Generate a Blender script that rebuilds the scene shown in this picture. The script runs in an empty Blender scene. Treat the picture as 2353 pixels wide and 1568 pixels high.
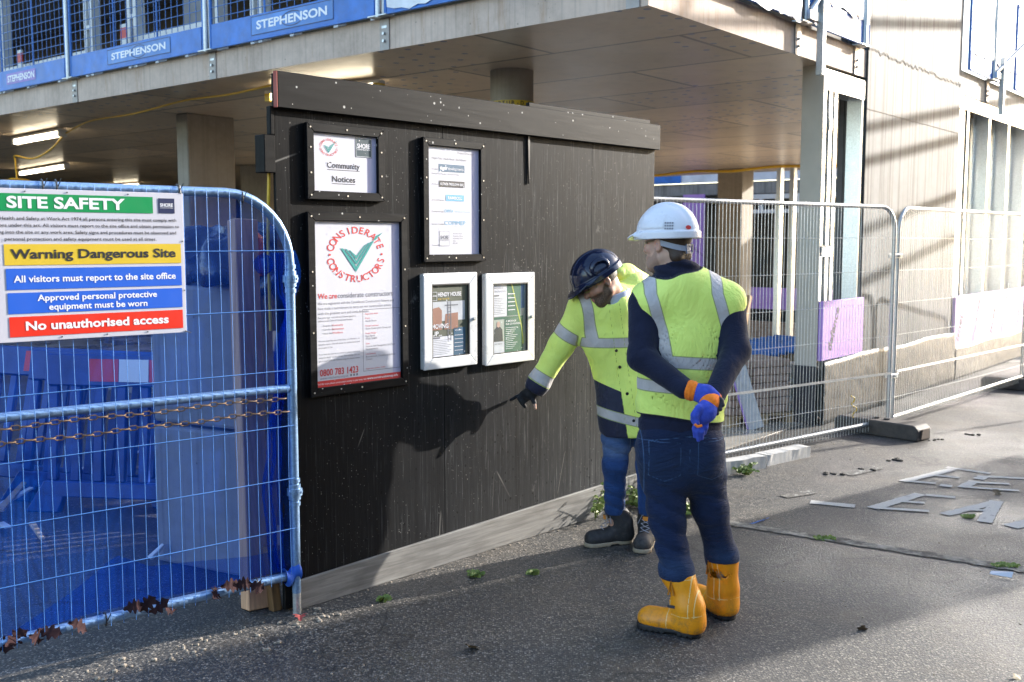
import bpy, bmesh, math, random
import numpy as np
from mathutils import Vector, Matrix
SC = bpy.context.scene
COL = SC.collection
R = math.radians
# ------------------------------------------------------------------ camera
F0, CX0, CY0, EYE, PITCH = 2357.0, 1176.5, 784.0, 1.70, R(5.55)
cam = bpy.data.cameras.new("camera")
cam.sensor_width = 36.0
cam.lens = 36.0 * F0 / 2353.0
cam.clip_start, cam.clip_end = 0.05, 2000
cam.dof.use_dof = True
cam.dof.focus_distance = 5.0
cam.dof.aperture_fstop = 4.0
camo = bpy.data.objects.new("camera", cam)
COL.objects.link(camo)
camo.location = (0, 0, EYE)
camo.rotation_euler = (R(90) - PITCH, 0, 0)
SC.camera = camo
# ------------------------------------------------------------------ light
SUN_ELEV, SUN_AZ = R(19.0), math.atan2(0.8616, 0.5075)      # azimuth from +Y towards +X
w = bpy.data.worlds.new("World"); SC.world = w; w.use_nodes = True
sky = w.node_tree.nodes.new("ShaderNodeTexSky"); sky.sky_type = 'NISHITA'
sky.sun_disc = False; sky.sun_elevation = SUN_ELEV; sky.sun_rotation = SUN_AZ
sky.air_density = 1.0; sky.dust_density = 1.5; sky.ozone_density = 1.0
bg = w.node_tree.nodes["Background"]; bg.inputs[1].default_value = 0.15
w.node_tree.links.new(sky.outputs[0], bg.inputs[0])
sl = bpy.data.lights.new("sun", 'SUN'); sl.energy = 3.4; sl.angle = R(0.53); sl.color = (1.0, 0.945, 0.87)
so = bpy.data.objects.new("sun", sl); COL.objects.link(so)
SUNV = Vector((math.cos(SUN_ELEV)*math.sin(SUN_AZ), math.cos(SUN_ELEV)*math.cos(SUN_AZ), math.sin(SUN_ELEV)))
so.rotation_euler = (-SUNV).to_track_quat('-Z', 'Y').to_euler()
so.location = SUNV*30
SC.view_settings.view_transform = 'Standard'; SC.view_settings.look = 'None'
SC.view_settings.exposure = 2.08; SC.view_settings.gamma = 1
SC.cycles.max_bounces = 8; SC.cycles.transparent_max_bounces = 16
SC.cycles.use_denoising = True
SC.cycles.caustics_reflective = False; SC.cycles.caustics_refractive = False
# ------------------------------------------------------------------ helpers
def at(px, py, Y):
    "point of the street at distance Y ahead of the camera seen at (px, py) of the 2353 x 1568 survey picture"
    a, b = (px-CX0)/F0, -(py-CY0)/F0
    c, s = math.cos(PITCH), math.sin(PITCH)
    dy, dz = c+b*s, -s+b*c
    t = Y/dy
    return np.array([a*t, Y, EYE+dz*t])
def on_ground(px, py, z=0.0):
    a, b = (px-CX0)/F0, -(py-CY0)/F0
    c, s = math.cos(PITCH), math.sin(PITCH)
    dy, dz = c+b*s, -s+b*c
    t = (z-EYE)/dz
    return np.array([a*t, dy*t, z])
_tc = {}
def textgeo(t, bold=0.0, res=3):
    k = (t, bold)
    if k in _tc: return _tc[k]
    cu = bpy.data.curves.new("lettering", 'FONT'); cu.body = t; cu.size = 1; cu.offset = bold; cu.resolution_u = res
    o = bpy.data.objects.new("lettering", cu); COL.objects.link(o)
    dg = bpy.context.evaluated_depsgraph_get()
    me = bpy.data.meshes.new_from_object(o.evaluated_get(dg))
    V = [(v.co.x, v.co.y) for v in me.vertices]; Fs = [tuple(p.vertices) for p in me.polygons]
    bpy.data.objects.remove(o); bpy.data.curves.remove(cu); bpy.data.meshes.remove(me)
    _tc[k] = (V, Fs); return _tc[k]
CAP = None
def capheight():
    global CAP
    if CAP is None:
        V, _ = textgeo("H"); CAP = max(y for x, y in V)-min(y for x, y in V)
    return CAP
class MB:
    def __init__(s): s.v = []; s.f = []; s.m = []
    def add(s, V, Fs, m=0):
        b = len(s.v); s.v += [tuple(map(float, p)) for p in V]
        for f in Fs: s.f.append(tuple(b+i for i in f)); s.m.append(m)
    def box(s, x0, x1, y0, y1, z0, z1, m=0):
        V = [(x, y, z) for z in (z0, z1) for y in (y0, y1) for x in (x0, x1)]
        s.add(V, [(0, 2, 3, 1), (4, 5, 7, 6), (0, 1, 5, 4), (2, 6, 7, 3), (0, 4, 6, 2), (1, 3, 7, 5)], m)
    def beam(s, p, q, w, h=None, up=(0, 0, 1), m=0, taper=1.0):
        p, q = Vector(p), Vector(q); d = (q-p).normalized(); up = Vector(up)
        if abs(d.dot(up)) > .98: up = Vector((0, 1, 0)) if abs(d.y) < .9 else Vector((1, 0, 0))
        a = d.cross(up).normalized(); b = a.cross(d).normalized(); h = h or w
        V = []
        for c, k in ((p, 1), (q, taper)):
            for i, j in ((-1, -1), (1, -1), (1, 1), (-1, 1)): V.append(c+a*(i*w/2*k)+b*(j*h/2*k))
        s.add(V, [(3, 2, 1, 0), (4, 5, 6, 7), (0, 1, 5, 4), (1, 2, 6, 5), (2, 3, 7, 6), (3, 0, 4, 7)], m)
    def tube(s, pts, r, n=8, m=0, caps=True):
        P = [Vector(p) for p in pts]; rr = r if isinstance(r, (list, tuple)) else [r]*len(P)
        d0 = (P[1]-P[0]).normalized(); a = d0.orthogonal().normalized(); V = []; L = len(P)
        for i in range(L):
            d = (P[min(i+1, L-1)]-P[max(i-1, 0)]).normalized()
            a = (a-d*a.dot(d)).normalized(); b = d.cross(a)
            for k in range(n):
                t = 2*math.pi*k/n; V.append(P[i]+(a*math.cos(t)+b*math.sin(t))*rr[i])
        Fs = [(i*n+k, i*n+(k+1) % n, (i+1)*n+(k+1) % n, (i+1)*n+k) for i in range(L-1) for k in range(n)]
        if caps: Fs += [tuple(range(n-1, -1, -1)), tuple((L-1)*n+k for k in range(n))]
        s.add(V, Fs, m)
    def poly(s, pts, m=0): s.add(pts, [tuple(range(len(pts)))], m)
    def prism(s, pts, ext, m=0):
        n = len(pts); e = Vector(ext); P = [Vector(p) for p in pts]
        s.add(P+[p+e for p in P], [tuple(range(n-1, -1, -1)), tuple(range(n, 2*n))]+[(i, (i+1) % n, n+(i+1) % n, n+i) for i in range(n)], m)
    def rect(s, x0, x1, z0, z1, y, m=0): s.add([(x0, y, z0), (x1, y, z0), (x1, y, z1), (x0, y, z1)], [(0, 1, 2, 3)], m)
    def text(s, t, o, h, u=(1, 0, 0), v=(0, 0, 1), align='c', w=None, bold=0.0, m=0, sx=1.0):
        V, Fs = textgeo(t, bold)
        if not V: return
        k = h/capheight(); x0 = min(p[0] for p in V); x1 = max(p[0] for p in V)
        kx = k*sx
        if w: kx = w/(x1-x0)
        off = {'c': (x0+x1)/2, 'l': x0, 'r': x1}[align]
        o, u, v = Vector(o), Vector(u), Vector(v)
        s.add([o+u*((x-off)*kx)+v*(y*k) for x, y in V], Fs, m)
    def arctext(s, t, c, rad, a0, a1, h, inward=False, bold=0.0, m=0, sx=1.0, ry=1.0):
        "letters set round a ring in the local XZ plane, angles in degrees from +X, a0 -> a1"
        n = len(t)
        for i, ch in enumerate(t):
            a = R(a0+(a1-a0)*(i+.5)/n)
            if ch == ' ': continue
            p = (c[0]+math.cos(a)*rad, c[1], c[2]+math.sin(a)*rad*ry)
            d = Vector((math.cos(a), 0, math.sin(a)))
            v = -d if inward else d; u = Vector((v.z, 0, -v.x))
            s.text(ch, Vector(p)-v*h/2, h, u, v, bold=bold, m=m, sx=sx)
    def build(s, name, mats, parent=None, smooth=False, bevel=0, seg=1, label=None):
        me = bpy.data.meshes.new(name); me.from_pydata(s.v, [], s.f)
        for mm in (mats if isinstance(mats, (list, tuple)) else [mats]): me.materials.append(mm)
        me.polygons.foreach_set('material_index', s.m)
        if smooth:
            me.polygons.foreach_set('use_smooth', [True]*len(me.polygons)); me.set_sharp_from_angle(angle=R(38))
        me.update()
        o = bpy.data.objects.new(name, me); COL.objects.link(o)
        if parent: o.parent = parent
        if bevel:
            b = o.modifiers.new("bevel", 'BEVEL'); b.width = bevel; b.segments = seg; b.limit_method = 'ANGLE'
        if label: o['label'] = label
        return o
def tag(o, label, cat, group=None):
    o['label'] = label; o['category'] = cat
    if group: o['group'] = group
    return o
def thing(name, label, cat, loc=(0, 0, 0), rz=0.0, group=None):
    o = bpy.data.objects.new(name, None); COL.objects.link(o); o.empty_display_size = .2
    o.location = tuple(map(float, loc)); o.rotation_euler = (0, 0, rz); return tag(o, label, cat, group)
def struct(o): o['kind'] = 'structure'; return o
def dup(root, loc=None, rz=None, label=None):
    def cp(o, par):
        c = o.copy(); COL.objects.link(c)
        if par: c.parent = par
        for ch in list(o.children): cp(ch, c)
        return c
    c = cp(root, None)
    if loc is not None: c.location = tuple(map(float, loc))
    if rz is not None: c.rotation_euler = (0, 0, rz)
    if label: c['label'] = label
    return c
# ------------------------------------------------------------------ materials
class NT:
    def __init__(s, name):
        s.mat = bpy.data.materials.new(name); s.mat.use_nodes = True
        s.t = s.mat.node_tree; s.b = s.t.nodes["Principled BSDF"]; s.out = s.t.nodes["Material Output"]; s._tc = None
    def n(s, ty, ins=None, **props):
        nd = s.t.nodes.new(ty)
        for k, v in props.items(): setattr(nd, k, v)
        for k, v in (ins or {}).items(): s.set(nd.inputs[k], v)
        return nd
    def set(s, sock, v):
        if isinstance(v, bpy.types.NodeSocket): s.t.links.new(v, sock)
        elif isinstance(v, (tuple, list)) and len(v) == 3 and sock.type == 'RGBA': sock.default_value = (*v, 1)
        else: sock.default_value = v
    def co(s, scale=(1, 1, 1), rot=(0, 0, 0), loc=(0, 0, 0)):
        if s._tc is None: s._tc = s.n('ShaderNodeTexCoord').outputs['Object']
        return s.n('ShaderNodeMapping', {'Vector': s._tc, 'Scale': scale, 'Rotation': rot, 'Location': loc}).outputs[0]
    def noise(s, scale, detail=4, rough=.55, vec=None, dist=0.0):
        return s.n('ShaderNodeTexNoise', {'Vector': vec or s.co(), 'Scale': scale, 'Detail': detail, 'Roughness': rough, 'Distortion': dist}).outputs[0]
    def vor(s, scale, vec=None, out='Distance', feature='F1', rand=1.0):
        return s.n('ShaderNodeTexVoronoi', {'Vector': vec or s.co(), 'Scale': scale, 'Randomness': rand}, feature=feature).outputs[out]
    def ramp(s, fac, stops, interp='LINEAR'):
        r = s.n('ShaderNodeValToRGB', {'Fac': fac}); e = r.color_ramp.elements; r.color_ramp.interpolation = interp
        while len(e) < len(stops): e.new(.5)
        for i, (p, c) in enumerate(stops):
            e[i].position = p; e[i].color = (c, c, c, 1) if isinstance(c, (int, float)) else (*c, 1)
        return r.outputs[0]
    def mix(s, fac, a, b, mode='MIX'):
        m = s.n('ShaderNodeMix', data_type='RGBA', blend_type=mode)
        s.set(m.inputs[0], fac); s.set(m.inputs[6], a); s.set(m.inputs[7], b); return m.outputs[2]
    def math(s, op, a, b=0.0, clamp=False):
        m = s.n('ShaderNodeMath', operation=op, use_clamp=clamp); s.set(m.inputs[0], a); s.set(m.inputs[1], b); return m.outputs[0]
    def attr(s, name): return s.n('ShaderNodeAttribute', attribute_name=name).outputs['Fac']
    def sep(s, vec): return s.n('ShaderNodeSeparateXYZ', {'Vector': vec}).outputs
    def bump(s, h, strength=.3, dist=.01, prev=None):
        b = s.n('ShaderNodeBump', {'Height': h, 'Strength': strength, 'Distance': dist})
        if prev is not None: s.set(b.inputs['Normal'], prev)
        return b.outputs[0]
    def fin(s, col=None, rough=None, metal=None, spec=None, normal=None, **kw):
        for k, v in (('Base Color', col), ('Roughness', rough), ('Metallic', metal), ('Specular IOR Level', spec), ('Normal', normal)):
            if v is not None: s.set(s.b.inputs[k], v)
        for k, v in kw.items(): s.set(s.b.inputs[k.replace('_', ' ')], v)
        return s.mat
def tint(c, k): return tuple(min(1, x*k) for x in c)
def simple(name, col, rough=.5, metal=0.0, spec=.5, var=.15, vs=6.0, bump=.08, bs=90.0, grime=0.0, gcol=(.05, .045, .04), gs=9.0, dist=.004):
    m = NT(name); n1 = m.noise(vs, 5, .6)
    c = m.mix(m.ramp(n1, [(.3, 0), (.7, 1)]), tint(col, 1-var), tint(col, 1+var))
    if grime:
        g = m.math('MULTIPLY', m.ramp(m.noise(gs, 6, .7), [(.5, 0), (.72, 1)]), grime)
        c = m.mix(g, c, gcol)
    rr = m.math('ADD', m.math('MULTIPLY', m.noise(vs*2.3, 3), .25), rough-.12)
    nb = m.bump(m.noise(bs, 3), bump, dist) if bump else None
    return m.fin(c, rr, metal, spec, nb)
def wood(name, col, dark, along='x', scale=1.0, rough=.6, grime=.25, streak=18, bump=.25):
    m = NT(name)
    sc = {'x': (1.2, streak, streak), 'y': (streak, 1.2, streak), 'z': (streak, streak, 1.2)}[along]
    v = m.co(sc)
    g = m.noise(2.2*scale, 6, .65, v, .6)
    rings = m.n('ShaderNodeTexWave', {'Vector': m.co(tuple(x/6 for x in sc)), 'Scale': 3.0*scale, 'Distortion': 9.0, 'Detail': 3.0, 'Detail Scale': 1.2}).outputs['Fac'] if True else None
    c = m.mix(m.ramp(g, [(.3, 0), (.7, 1)]), dark, col)
    c = m.mix(m.math('MULTIPLY', m.ramp(rings, [(.55, 0), (.95, 1)]), .35), c, tint(dark, .8))
    c = m.mix(m.math('MULTIPLY', m.ramp(m.noise(5, 6, .7), [(.5, 0), (.75, 1)]), grime), c, tint(dark, .45))
    return m.fin(c, rough, 0, .3, m.bump(g, bump, .003))
def concrete(name, col=(.36, .34, .31), dark=(.20, .185, .165), streaks=.5, rust=.0, rough=.75, holes=True, spec=.3):
    m = NT(name)
    c = m.mix(m.ramp(m.noise(1.7, 7, .65), [(.3, 0), (.72, 1)]), dark, col)
    c = m.mix(m.math('MULTIPLY', m.ramp(m.noise(14, 6, .7), [(.35, 0), (.7, 1)]), .35), c, tint(col, 1.18))
    if streaks:
        st = m.noise(1.0, 5, .7, m.co((16, 16, .45)))
        c = m.mix(m.math('MULTIPLY', m.ramp(st, [(.53, 0), (.66, 1)]), streaks), c, tint(dark, .62))
        st2 = m.noise(1.0, 3, .6, m.co((27, 27, .3)))
        c = m.mix(m.math('MULTIPLY', m.ramp(st2, [(.53, 0), (.62, 1)]), streaks*.9), c, tint(dark, .34))
    if rust:
        rs = m.noise(1.0, 5, .7, m.co((5, 5, .8)))
        c = m.mix(m.math('MULTIPLY', m.ramp(rs, [(.56, 0), (.75, 1)]), rust), c, (.36, .19, .08))
    nb = None
    if holes:
        h = m.vor(7.0); hm = m.ramp(h, [(.03, 1), (.06, 0)])
        h2 = m.vor(55.0); hm2 = m.ramp(h2, [(.10, 1), (.16, 0)])
        hh = m.math('MULTIPLY', hm2, m.ramp(m.noise(6), [(.5, 0), (.62, 1)]))
        c = m.mix(m.math('MULTIPLY', m.math('MAXIMUM', hm, hh), .6), c, tint(dark, .35))
        nb = m.bump(m.math('MAXIMUM', hm, hh), -.5, .004)
    nb = m.bump(m.noise(60, 5, .7), .15, .004, nb)
    return m.fin(c, rough, 0, spec, nb)
# ------------------------------------------------------------------ material set
def m_asphalt():
    m = NT("asphalt"); v = m.co()
    patch = m.ramp(m.noise(.55, 5, .6), [(.38, 0), (.62, 1)])
    base = m.mix(patch, (.024, .0245, .026), (.044, .043, .041))
    brown = m.math('MULTIPLY', m.ramp(m.noise(1.1, 6, .7, m.co(loc=(4, 3, 0))), [(.50, 0), (.66, 1)]), .65)
    base = m.mix(brown, base, (.105, .083, .060))
    cr = m.n('ShaderNodeTexVoronoi', {'Vector': v, 'Scale': 108.0}, feature='F1')
    rnd = m.sep(cr.outputs['Color'])[0]; d = cr.outputs['Distance']
    stone = m.ramp(rnd, [(0, .018), (.25, .044), (.55, .092), (.85, .18), (1, .30)])
    sm = m.math('MULTIPLY', m.ramp(d, [(.42, 1), (.66, 0)]), m.ramp(m.noise(.9, 4), [(.3, .55), (.65, 1)]))
    c = m.mix(m.math('MULTIPLY', sm, .95), base, m.mix(1.0, stone, (1.0, .90, .76), 'MULTIPLY'))
    # long cracks and laying joints
    ck = m.n('ShaderNodeTexVoronoi', {'Vector': m.n('ShaderNodeVectorMath', {0: m.co((.55, .55, .55)), 1: m.n('ShaderNodeTexNoise', {'Vector': v, 'Scale': 1.5, 'Detail': 5.0}).outputs[1]}, operation='ADD').outputs[0], 'Scale': .8}, feature='DISTANCE_TO_EDGE').outputs['Distance']
    cm = m.math('MULTIPLY', m.ramp(ck, [(.0, 1), (.014, 0)]), m.ramp(m.noise(.8, 2), [(.44, 0), (.52, 1)]))
    c = m.mix(m.math('MULTIPLY', cm, .8), c, (.012, .012, .012))
    moss = m.math('MULTIPLY', m.ramp(m.noise(2.4, 6, .75, m.co(loc=(9, 2, 0))), [(.62, 0), (.72, 1)]), .30)
    c = m.mix(moss, c, (.055, .06, .025))
    wet = m.ramp(m.noise(.7, 4, .6, m.co(loc=(1, 7, 0))), [(.40, 0), (.62, 1)])
    rough = m.math('SUBTRACT', m.math('ADD', .58, m.math('MULTIPLY', rnd, .2)), m.math('MULTIPLY', wet, .22))
    h = m.math('ADD', m.math('MULTIPLY', m.math('SUBTRACT', .55, d), 1.0), m.math('MULTIPLY', rnd, .5))
    nb = m.bump(h, .55, .0025); nb = m.bump(cm, -.5, .006, nb)
    return m.fin(c, rough, 0, .5, nb)
def m_blackply():
    m = NT("black painted plywood")
    z = m.sep(m.co())[2]
    gr = m.noise(1.0, 5, .7, m.co((58, 58, 1.6)))
    c = m.mix(m.ramp(gr, [(.3, 0), (.75, 1)]), (.0022, .0023, .0027), (.0065, .0065, .0066))
    low = m.ramp(m.math('MULTIPLY', z, .41), [(.0, 1), (.22, .70), (.6, .38), (1.0, .22)])       # weathering: rain splash greys the foot; sunlit sheen to the lower right is painted in
    dust_sheen = m.math('MULTIPLY', low, m.ramp(m.noise(1.1, 5, .7, m.co((2.2, 2.2, .8), loc=(3, 0, 0))), [(.28, .55), (.75, 1)]))
    xr = m.ramp(m.math('MULTIPLY', m.sep(m.co())[0], .36), [(.0, .05), (.28, .26), (.62, .60), (1, 1)])  # painted sheen, lighter to the right as grazing sun would show
    dust_sheen = m.math('MULTIPLY', dust_sheen, xr)
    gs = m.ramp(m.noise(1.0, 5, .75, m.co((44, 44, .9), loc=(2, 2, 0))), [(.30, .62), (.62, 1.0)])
    c = m.mix(m.math('MULTIPLY', dust_sheen, gs, True), c, (.088, .091, .095))
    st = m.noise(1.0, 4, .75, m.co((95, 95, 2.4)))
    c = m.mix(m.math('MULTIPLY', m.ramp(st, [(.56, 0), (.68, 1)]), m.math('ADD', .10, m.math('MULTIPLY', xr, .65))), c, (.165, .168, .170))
    dk2 = m.noise(1.0, 5, .8, m.co((30, 30, .8), loc=(6, 0, 2)))
    c = m.mix(m.math('MULTIPLY', m.ramp(dk2, [(.52, 0), (.66, 1)]), .75), c, (.010, .010, .010))
    sc1 = m.noise(2.6, 7, .8, m.co((1, 1, .7), loc=(4, 1, 5)))
    c = m.mix(m.math('MULTIPLY', m.ramp(sc1, [(.62, 0), (.70, 1)]), .45), c, (.17, .17, .165))
    def specks(sc, lo, hi, amt, loc, stretch=(1, 1, 1)):
        vv = m.n('ShaderNodeTexVoronoi', {'Vector': m.co(stretch, loc=loc), 'Scale': sc}, feature='F1')
        rr = m.sep(vv.outputs['Color'])
        size = m.math('MULTIPLY', m.math('POWER', rr[0], 5.0), hi)
        k = m.math('LESS_THAN', vv.outputs['Distance'], size)
        return m.math('MULTIPLY', k, amt)
    clus = m.ramp(m.noise(2.2, 4, .6, m.co(loc=(7, 1, 2))), [(.42, 0), (.60, 1)])
    s1 = m.math('MULTIPLY', specks(105, 0, .27, 1.0, (0, 0, 0), (1, 1, .7)), clus)
    s2 = specks(52, 0, .11, 1.0, (5, 0, 3), (1, 1, .8))
    sp = m.math('MAXIMUM', s1, s2, True)
    c = m.mix(m.math('MULTIPLY', sp, .55), c, (.30, .29, .27))
    dk = specks(48, 0, .30, 1.0, (2, 0, 8), (1, 1, .75))
    c = m.mix(m.math('MULTIPLY', dk, .8), c, (.006, .006, .006))
    scr = m.n('ShaderNodeTexVoronoi', {'Vector': m.co((3, 3, .55), rot=(0, R(35), 0), loc=(1, 0, 1)), 'Scale': 1.2}, feature='DISTANCE_TO_EDGE').outputs['Distance']
    sk = m.math('MULTIPLY', m.ramp(scr, [(0, 1), (.003, 0)]), m.ramp(m.noise(1.7, 2), [(.60, 0), (.64, 1)]))
    c = m.mix(m.math('MULTIPLY', sk, .6), c, (.25, .24, .22))
    nb = m.bump(gr, .35, .0018); nb = m.bump(sp, .5, .003, nb)
    rough = m.math('ADD', .38, m.math('MULTIPLY', m.noise(9, 4), .22))
    return m.fin(c, rough, 0, .06, nb)
def m_blackwood(name, along='x', lift=1.0):
    m = NT(name)
    sc = {'x': (1.5, 30, 30), 'z': (30, 30, 1.5)}[along]
    g = m.noise(2.0, 6, .68, m.co(sc), .8)
    wv = m.n('ShaderNodeTexWave', {'Vector': m.co(tuple(x/7 for x in sc)), 'Scale': 2.6, 'Distortion': 11.0, 'Detail': 3.0, 'Detail Scale': .9}).outputs['Fac']
    c = m.mix(m.ramp(g, [(.35, 0), (.75, 1)]), tint((.002, .002, .0024), lift), tint((.006, .006, .0063), lift))
    c = m.mix(m.math('MULTIPLY', m.ramp(wv, [(.6, 0), (.95, 1)]), m.math('MULTIPLY', m.ramp(m.noise(1.6, 3), [(.4, 0), (.65, 1)]), .5)), c, tint((.016, .016, .016), lift))
    v2 = m.n('ShaderNodeTexVoronoi', {'Vector': m.co(), 'Scale': 46.0}, feature='F1')
    k = m.math('LESS_THAN', v2.outputs['Distance'], m.math('MULTIPLY', m.math('POWER', m.sep(v2.outputs['Color'])[0], 9.0), .30))
    c = m.mix(m.math('MULTIPLY', k, .8), c, (.5, .49, .46))
    nb = m.bump(g, .25, .0015); nb = m.bump(wv, .12, .002, nb)
    return m.fin(c, m.math('ADD', .42, m.math('MULTIPLY', g, .25)), 0, .08, nb)
def m_soffit():
    m = NT("film faced formwork concrete"); v = m.co()
    c = m.mix(m.ramp(m.noise(.9, 6, .65), [(.3, 0), (.7, 1)]), (.56, .44, .31), (.68, .545, .40))
    br = m.n('ShaderNodeTexBrick', {'Vector': m.co(rot=(0, 0, R(90)), loc=(.35, .2, 0)), 'Scale': 1.0, 'Mortar Size': .022, 'Mortar Smooth': .3, 'Bias': 0.0, 'Brick Width': 2.44, 'Row Height': 1.22, 'Color1': (.80, .80, .80), 'Color2': (1.12, 1.10, 1.08), 'Mortar': (.20, .18, .16)})
    br.offset = .5
    c = m.mix(1.0, c, br.outputs['Color'], 'MULTIPLY')
    bl = m.math('MULTIPLY', m.ramp(m.noise(6, 6, .7), [(.5, 0), (.7, 1)]), .22)
    c = m.mix(bl, c, (.14, .11, .08))
    # blue spray dots of the setting out, in loose rows
    dv = m.n('ShaderNodeTexVoronoi', {'Vector': m.co((4.2, 4.2, 4.2)), 'Scale': 1.0, 'Randomness': .45}, feature='F1', voronoi_dimensions='2D')
    xx = m.sep(v)
    rowm = m.math('MULTIPLY', m.ramp(m.noise(.55, 2, .5, m.co(loc=(2, 6, 0))), [(.50, 0), (.54, 1)]), m.math('LESS_THAN', dv.outputs['Distance'], .12))
    c = m.mix(m.math('MULTIPLY', rowm, .85), c, (.03, .09, .26))
    rough = m.math('ADD', .22, m.math('MULTIPLY', m.noise(2.5, 5, .7), .24))
    nb = m.bump(m.noise(1.3, 3), .2, .02)
    return m.fin(c, rough, 0, .7, nb)
def m_galv(name="galvanised steel", col=(.52, .54, .55), rough=.38, dirt=.2, metal=.75):
    m = NT(name)
    sp = m.n('ShaderNodeTexVoronoi', {'Vector': m.co(), 'Scale': 130.0}, feature='F1').outputs['Color']
    c = m.mix(m.sep(sp)[0], tint(col, .82), tint(col, 1.075))
    c = m.mix(m.math('MULTIPLY', m.ramp(m.noise(4, 6, .7), [(.48, 0), (.75, 1)]), dirt), c, (.17, .15, .08))
    return m.fin(c, m.math('ADD', rough-.08, m.math('MULTIPLY', m.noise(12, 4), .2)), metal, .5, m.bump(m.noise(35, 3), .05, .004))
def m_netting():
    m = NT("blue debris netting"); t = m.t
    v = m.co()
    weave = m.n('ShaderNodeTexWave', {'Vector': v, 'Scale': 60.0}, bands_direction='Z').outputs['Fac']
    fold = m.noise(2.2, 4, .6, m.co((1, 1, .5)))
    c = m.mix(m.ramp(fold, [(.3, 0), (.7, 1)]), (.003, .050, .36), (.006, .085, .50))
    d = m.n('ShaderNodeBsdfDiffuse', {'Color': c}); tr = m.n('ShaderNodeBsdfTranslucent', {'Color': c})
    mx = m.n('ShaderNodeMixShader', {0: .25, 1: d.outputs[0], 2: tr.outputs[0]})
    tp = m.n('ShaderNodeBsdfTransparent', {'Color': (.62, .74, 1.0)})
    fac = m.math('ADD', .15, m.math('ADD', m.math('MULTIPLY', weave, .08), m.math('MULTIPLY', fold, .14)))
    mm = m.n('ShaderNodeMixShader', {0: fac, 1: tp.outputs[0], 2: mx.outputs[0]})
    t.links.new(mm.outputs[0], m.out.inputs[0]); return m.mat
def m_pane(name="clear acrylic pane", drops=True):
    m = NT(name)
    tp = m.n('ShaderNodeBsdfTransparent', {'Color': (.97, .97, .98)})
    gl = m.n('ShaderNodeBsdfGlossy', {'Color': (1, 1, 1), 'Roughness': .06})
    fr = m.math('ADD', .035, m.math('MULTIPLY', m.math('POWER', m.n('ShaderNodeLayerWeight', {'Blend': .5}).outputs['Facing'], 5.0), .45))
    mx = m.n('ShaderNodeMixShader', {0: fr, 1: tp.outputs[0], 2: gl.outputs[0]})
    vv = m.n('ShaderNodeTexVoronoi', {'Vector': m.co(), 'Scale': 55.0}, feature='F1')
    k = m.math('LESS_THAN', vv.outputs['Distance'], m.math('MULTIPLY', m.math('POWER', m.sep(vv.outputs['Color'])[0], 7.0), .24))
    df = m.n('ShaderNodeBsdfDiffuse', {'Color': (.8, .82, .85)})
    m2 = m.n('ShaderNodeMixShader', {0: m.math('MULTIPLY', k, .8), 1: mx.outputs[0], 2: df.outputs[0]})
    m.t.links.new(m2.outputs[0], m.out.inputs[0]); return m.mat
def m_emit(name, col, s):
    m = NT(name); m.fin((.8, .8, .8), .4); m.set(m.b.inputs['Emission Color'], col); m.set(m.b.inputs['Emission Strength'], s); return m.mat
def m_brick(name, c1, c2, mortar, bw=.215, rh=.075):
    m = NT(name)
    br = m.n('ShaderNodeTexBrick', {'Vector': m.n('ShaderNodeCombineXYZ', {0: m.math('ADD', m.sep(m.co())[0], m.sep(m.co())[1]), 1: m.sep(m.co())[2]}).outputs[0], 'Scale': 1.0, 'Mortar Size': .008, 'Brick Width': bw, 'Row Height': rh, 'Color1': (*c1, 1), 'Color2': (*c2, 1), 'Mortar': (*mortar, 1)})
    c = m.mix(m.ramp(m.noise(12, 5), [(.3, 0), (.7, .5)]), br.outputs['Color'], tint(c1, .5))
    return m.fin(c, .85, 0, .3, m.bump(br.outputs['Fac'], -.5, .006))
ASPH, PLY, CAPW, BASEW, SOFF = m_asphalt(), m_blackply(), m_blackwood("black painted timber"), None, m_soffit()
FRAMEW = m_blackwood("black painted frame timber", lift=1.5); FRAMEWV = m_blackwood("black painted upright timber", 'z', lift=1.5)
BASEW = wood("silvered timber board", (.24, .235, .22), (.11, .105, .098), 'x', 1.0, .7, .3, 22)
CONC = concrete("cast concrete", (.30, .295, .285), (.18, .175, .165)); CONCL = concrete("stained slab edge lightened for shade", (.68, .53, .43), (.42, .32, .25), .20, .65); CONCR = concrete("rust streaked concrete", (.50, .40, .325), (.30, .235, .19), .22, .65)  # CONCL: slab edge concrete painted lighter for the shaded left face
CORE = concrete("board marked core wall concrete", (.170, .173, .175), (.098, .100, .101), 1.0, .10, holes=True)
COLC = concrete("smooth column concrete", (.34, .30, .25), (.22, .195, .165), .15, 0, holes=False)
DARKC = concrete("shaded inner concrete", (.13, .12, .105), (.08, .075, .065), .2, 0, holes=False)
GALV = m_galv(); STUD = m_galv("bright steel stud", (.70, .73, .75), .30, .06, .85)
FTUBE = m_galv("weathered fence tube", (.50, .50, .49), .42, .3, .6)
WHITE = simple("white powder coat", (.66, .66, .65), .35, var=.03, bump=.02)
WPAPER = simple("white paper", (.56, .56, .60), .55, var=.02, bump=0)
SHADEPAPER = simple("paper in frame shade", (.44, .43, .57), .55, var=.02, bump=0)  # lilac copy of the white paper, tinted as painted frame shade
INK = simple("black ink", (.02, .02, .022), .5, var=.02, bump=0); GREYINK = simple("grey ink", (.16, .16, .18), .5, var=.02, bump=0)
RED = simple("red print", (.60, .035, .03), .45, var=.03, bump=0); TEAL = simple("teal print", (.015, .27, .24), .45, var=.03, bump=0)
NAVYP = simple("dark teal print", (.012, .045, .06), .45, var=.03, bump=0); NAVY2 = simple("navy print", (.012, .02, .075), .45, var=.03, bump=0)
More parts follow.
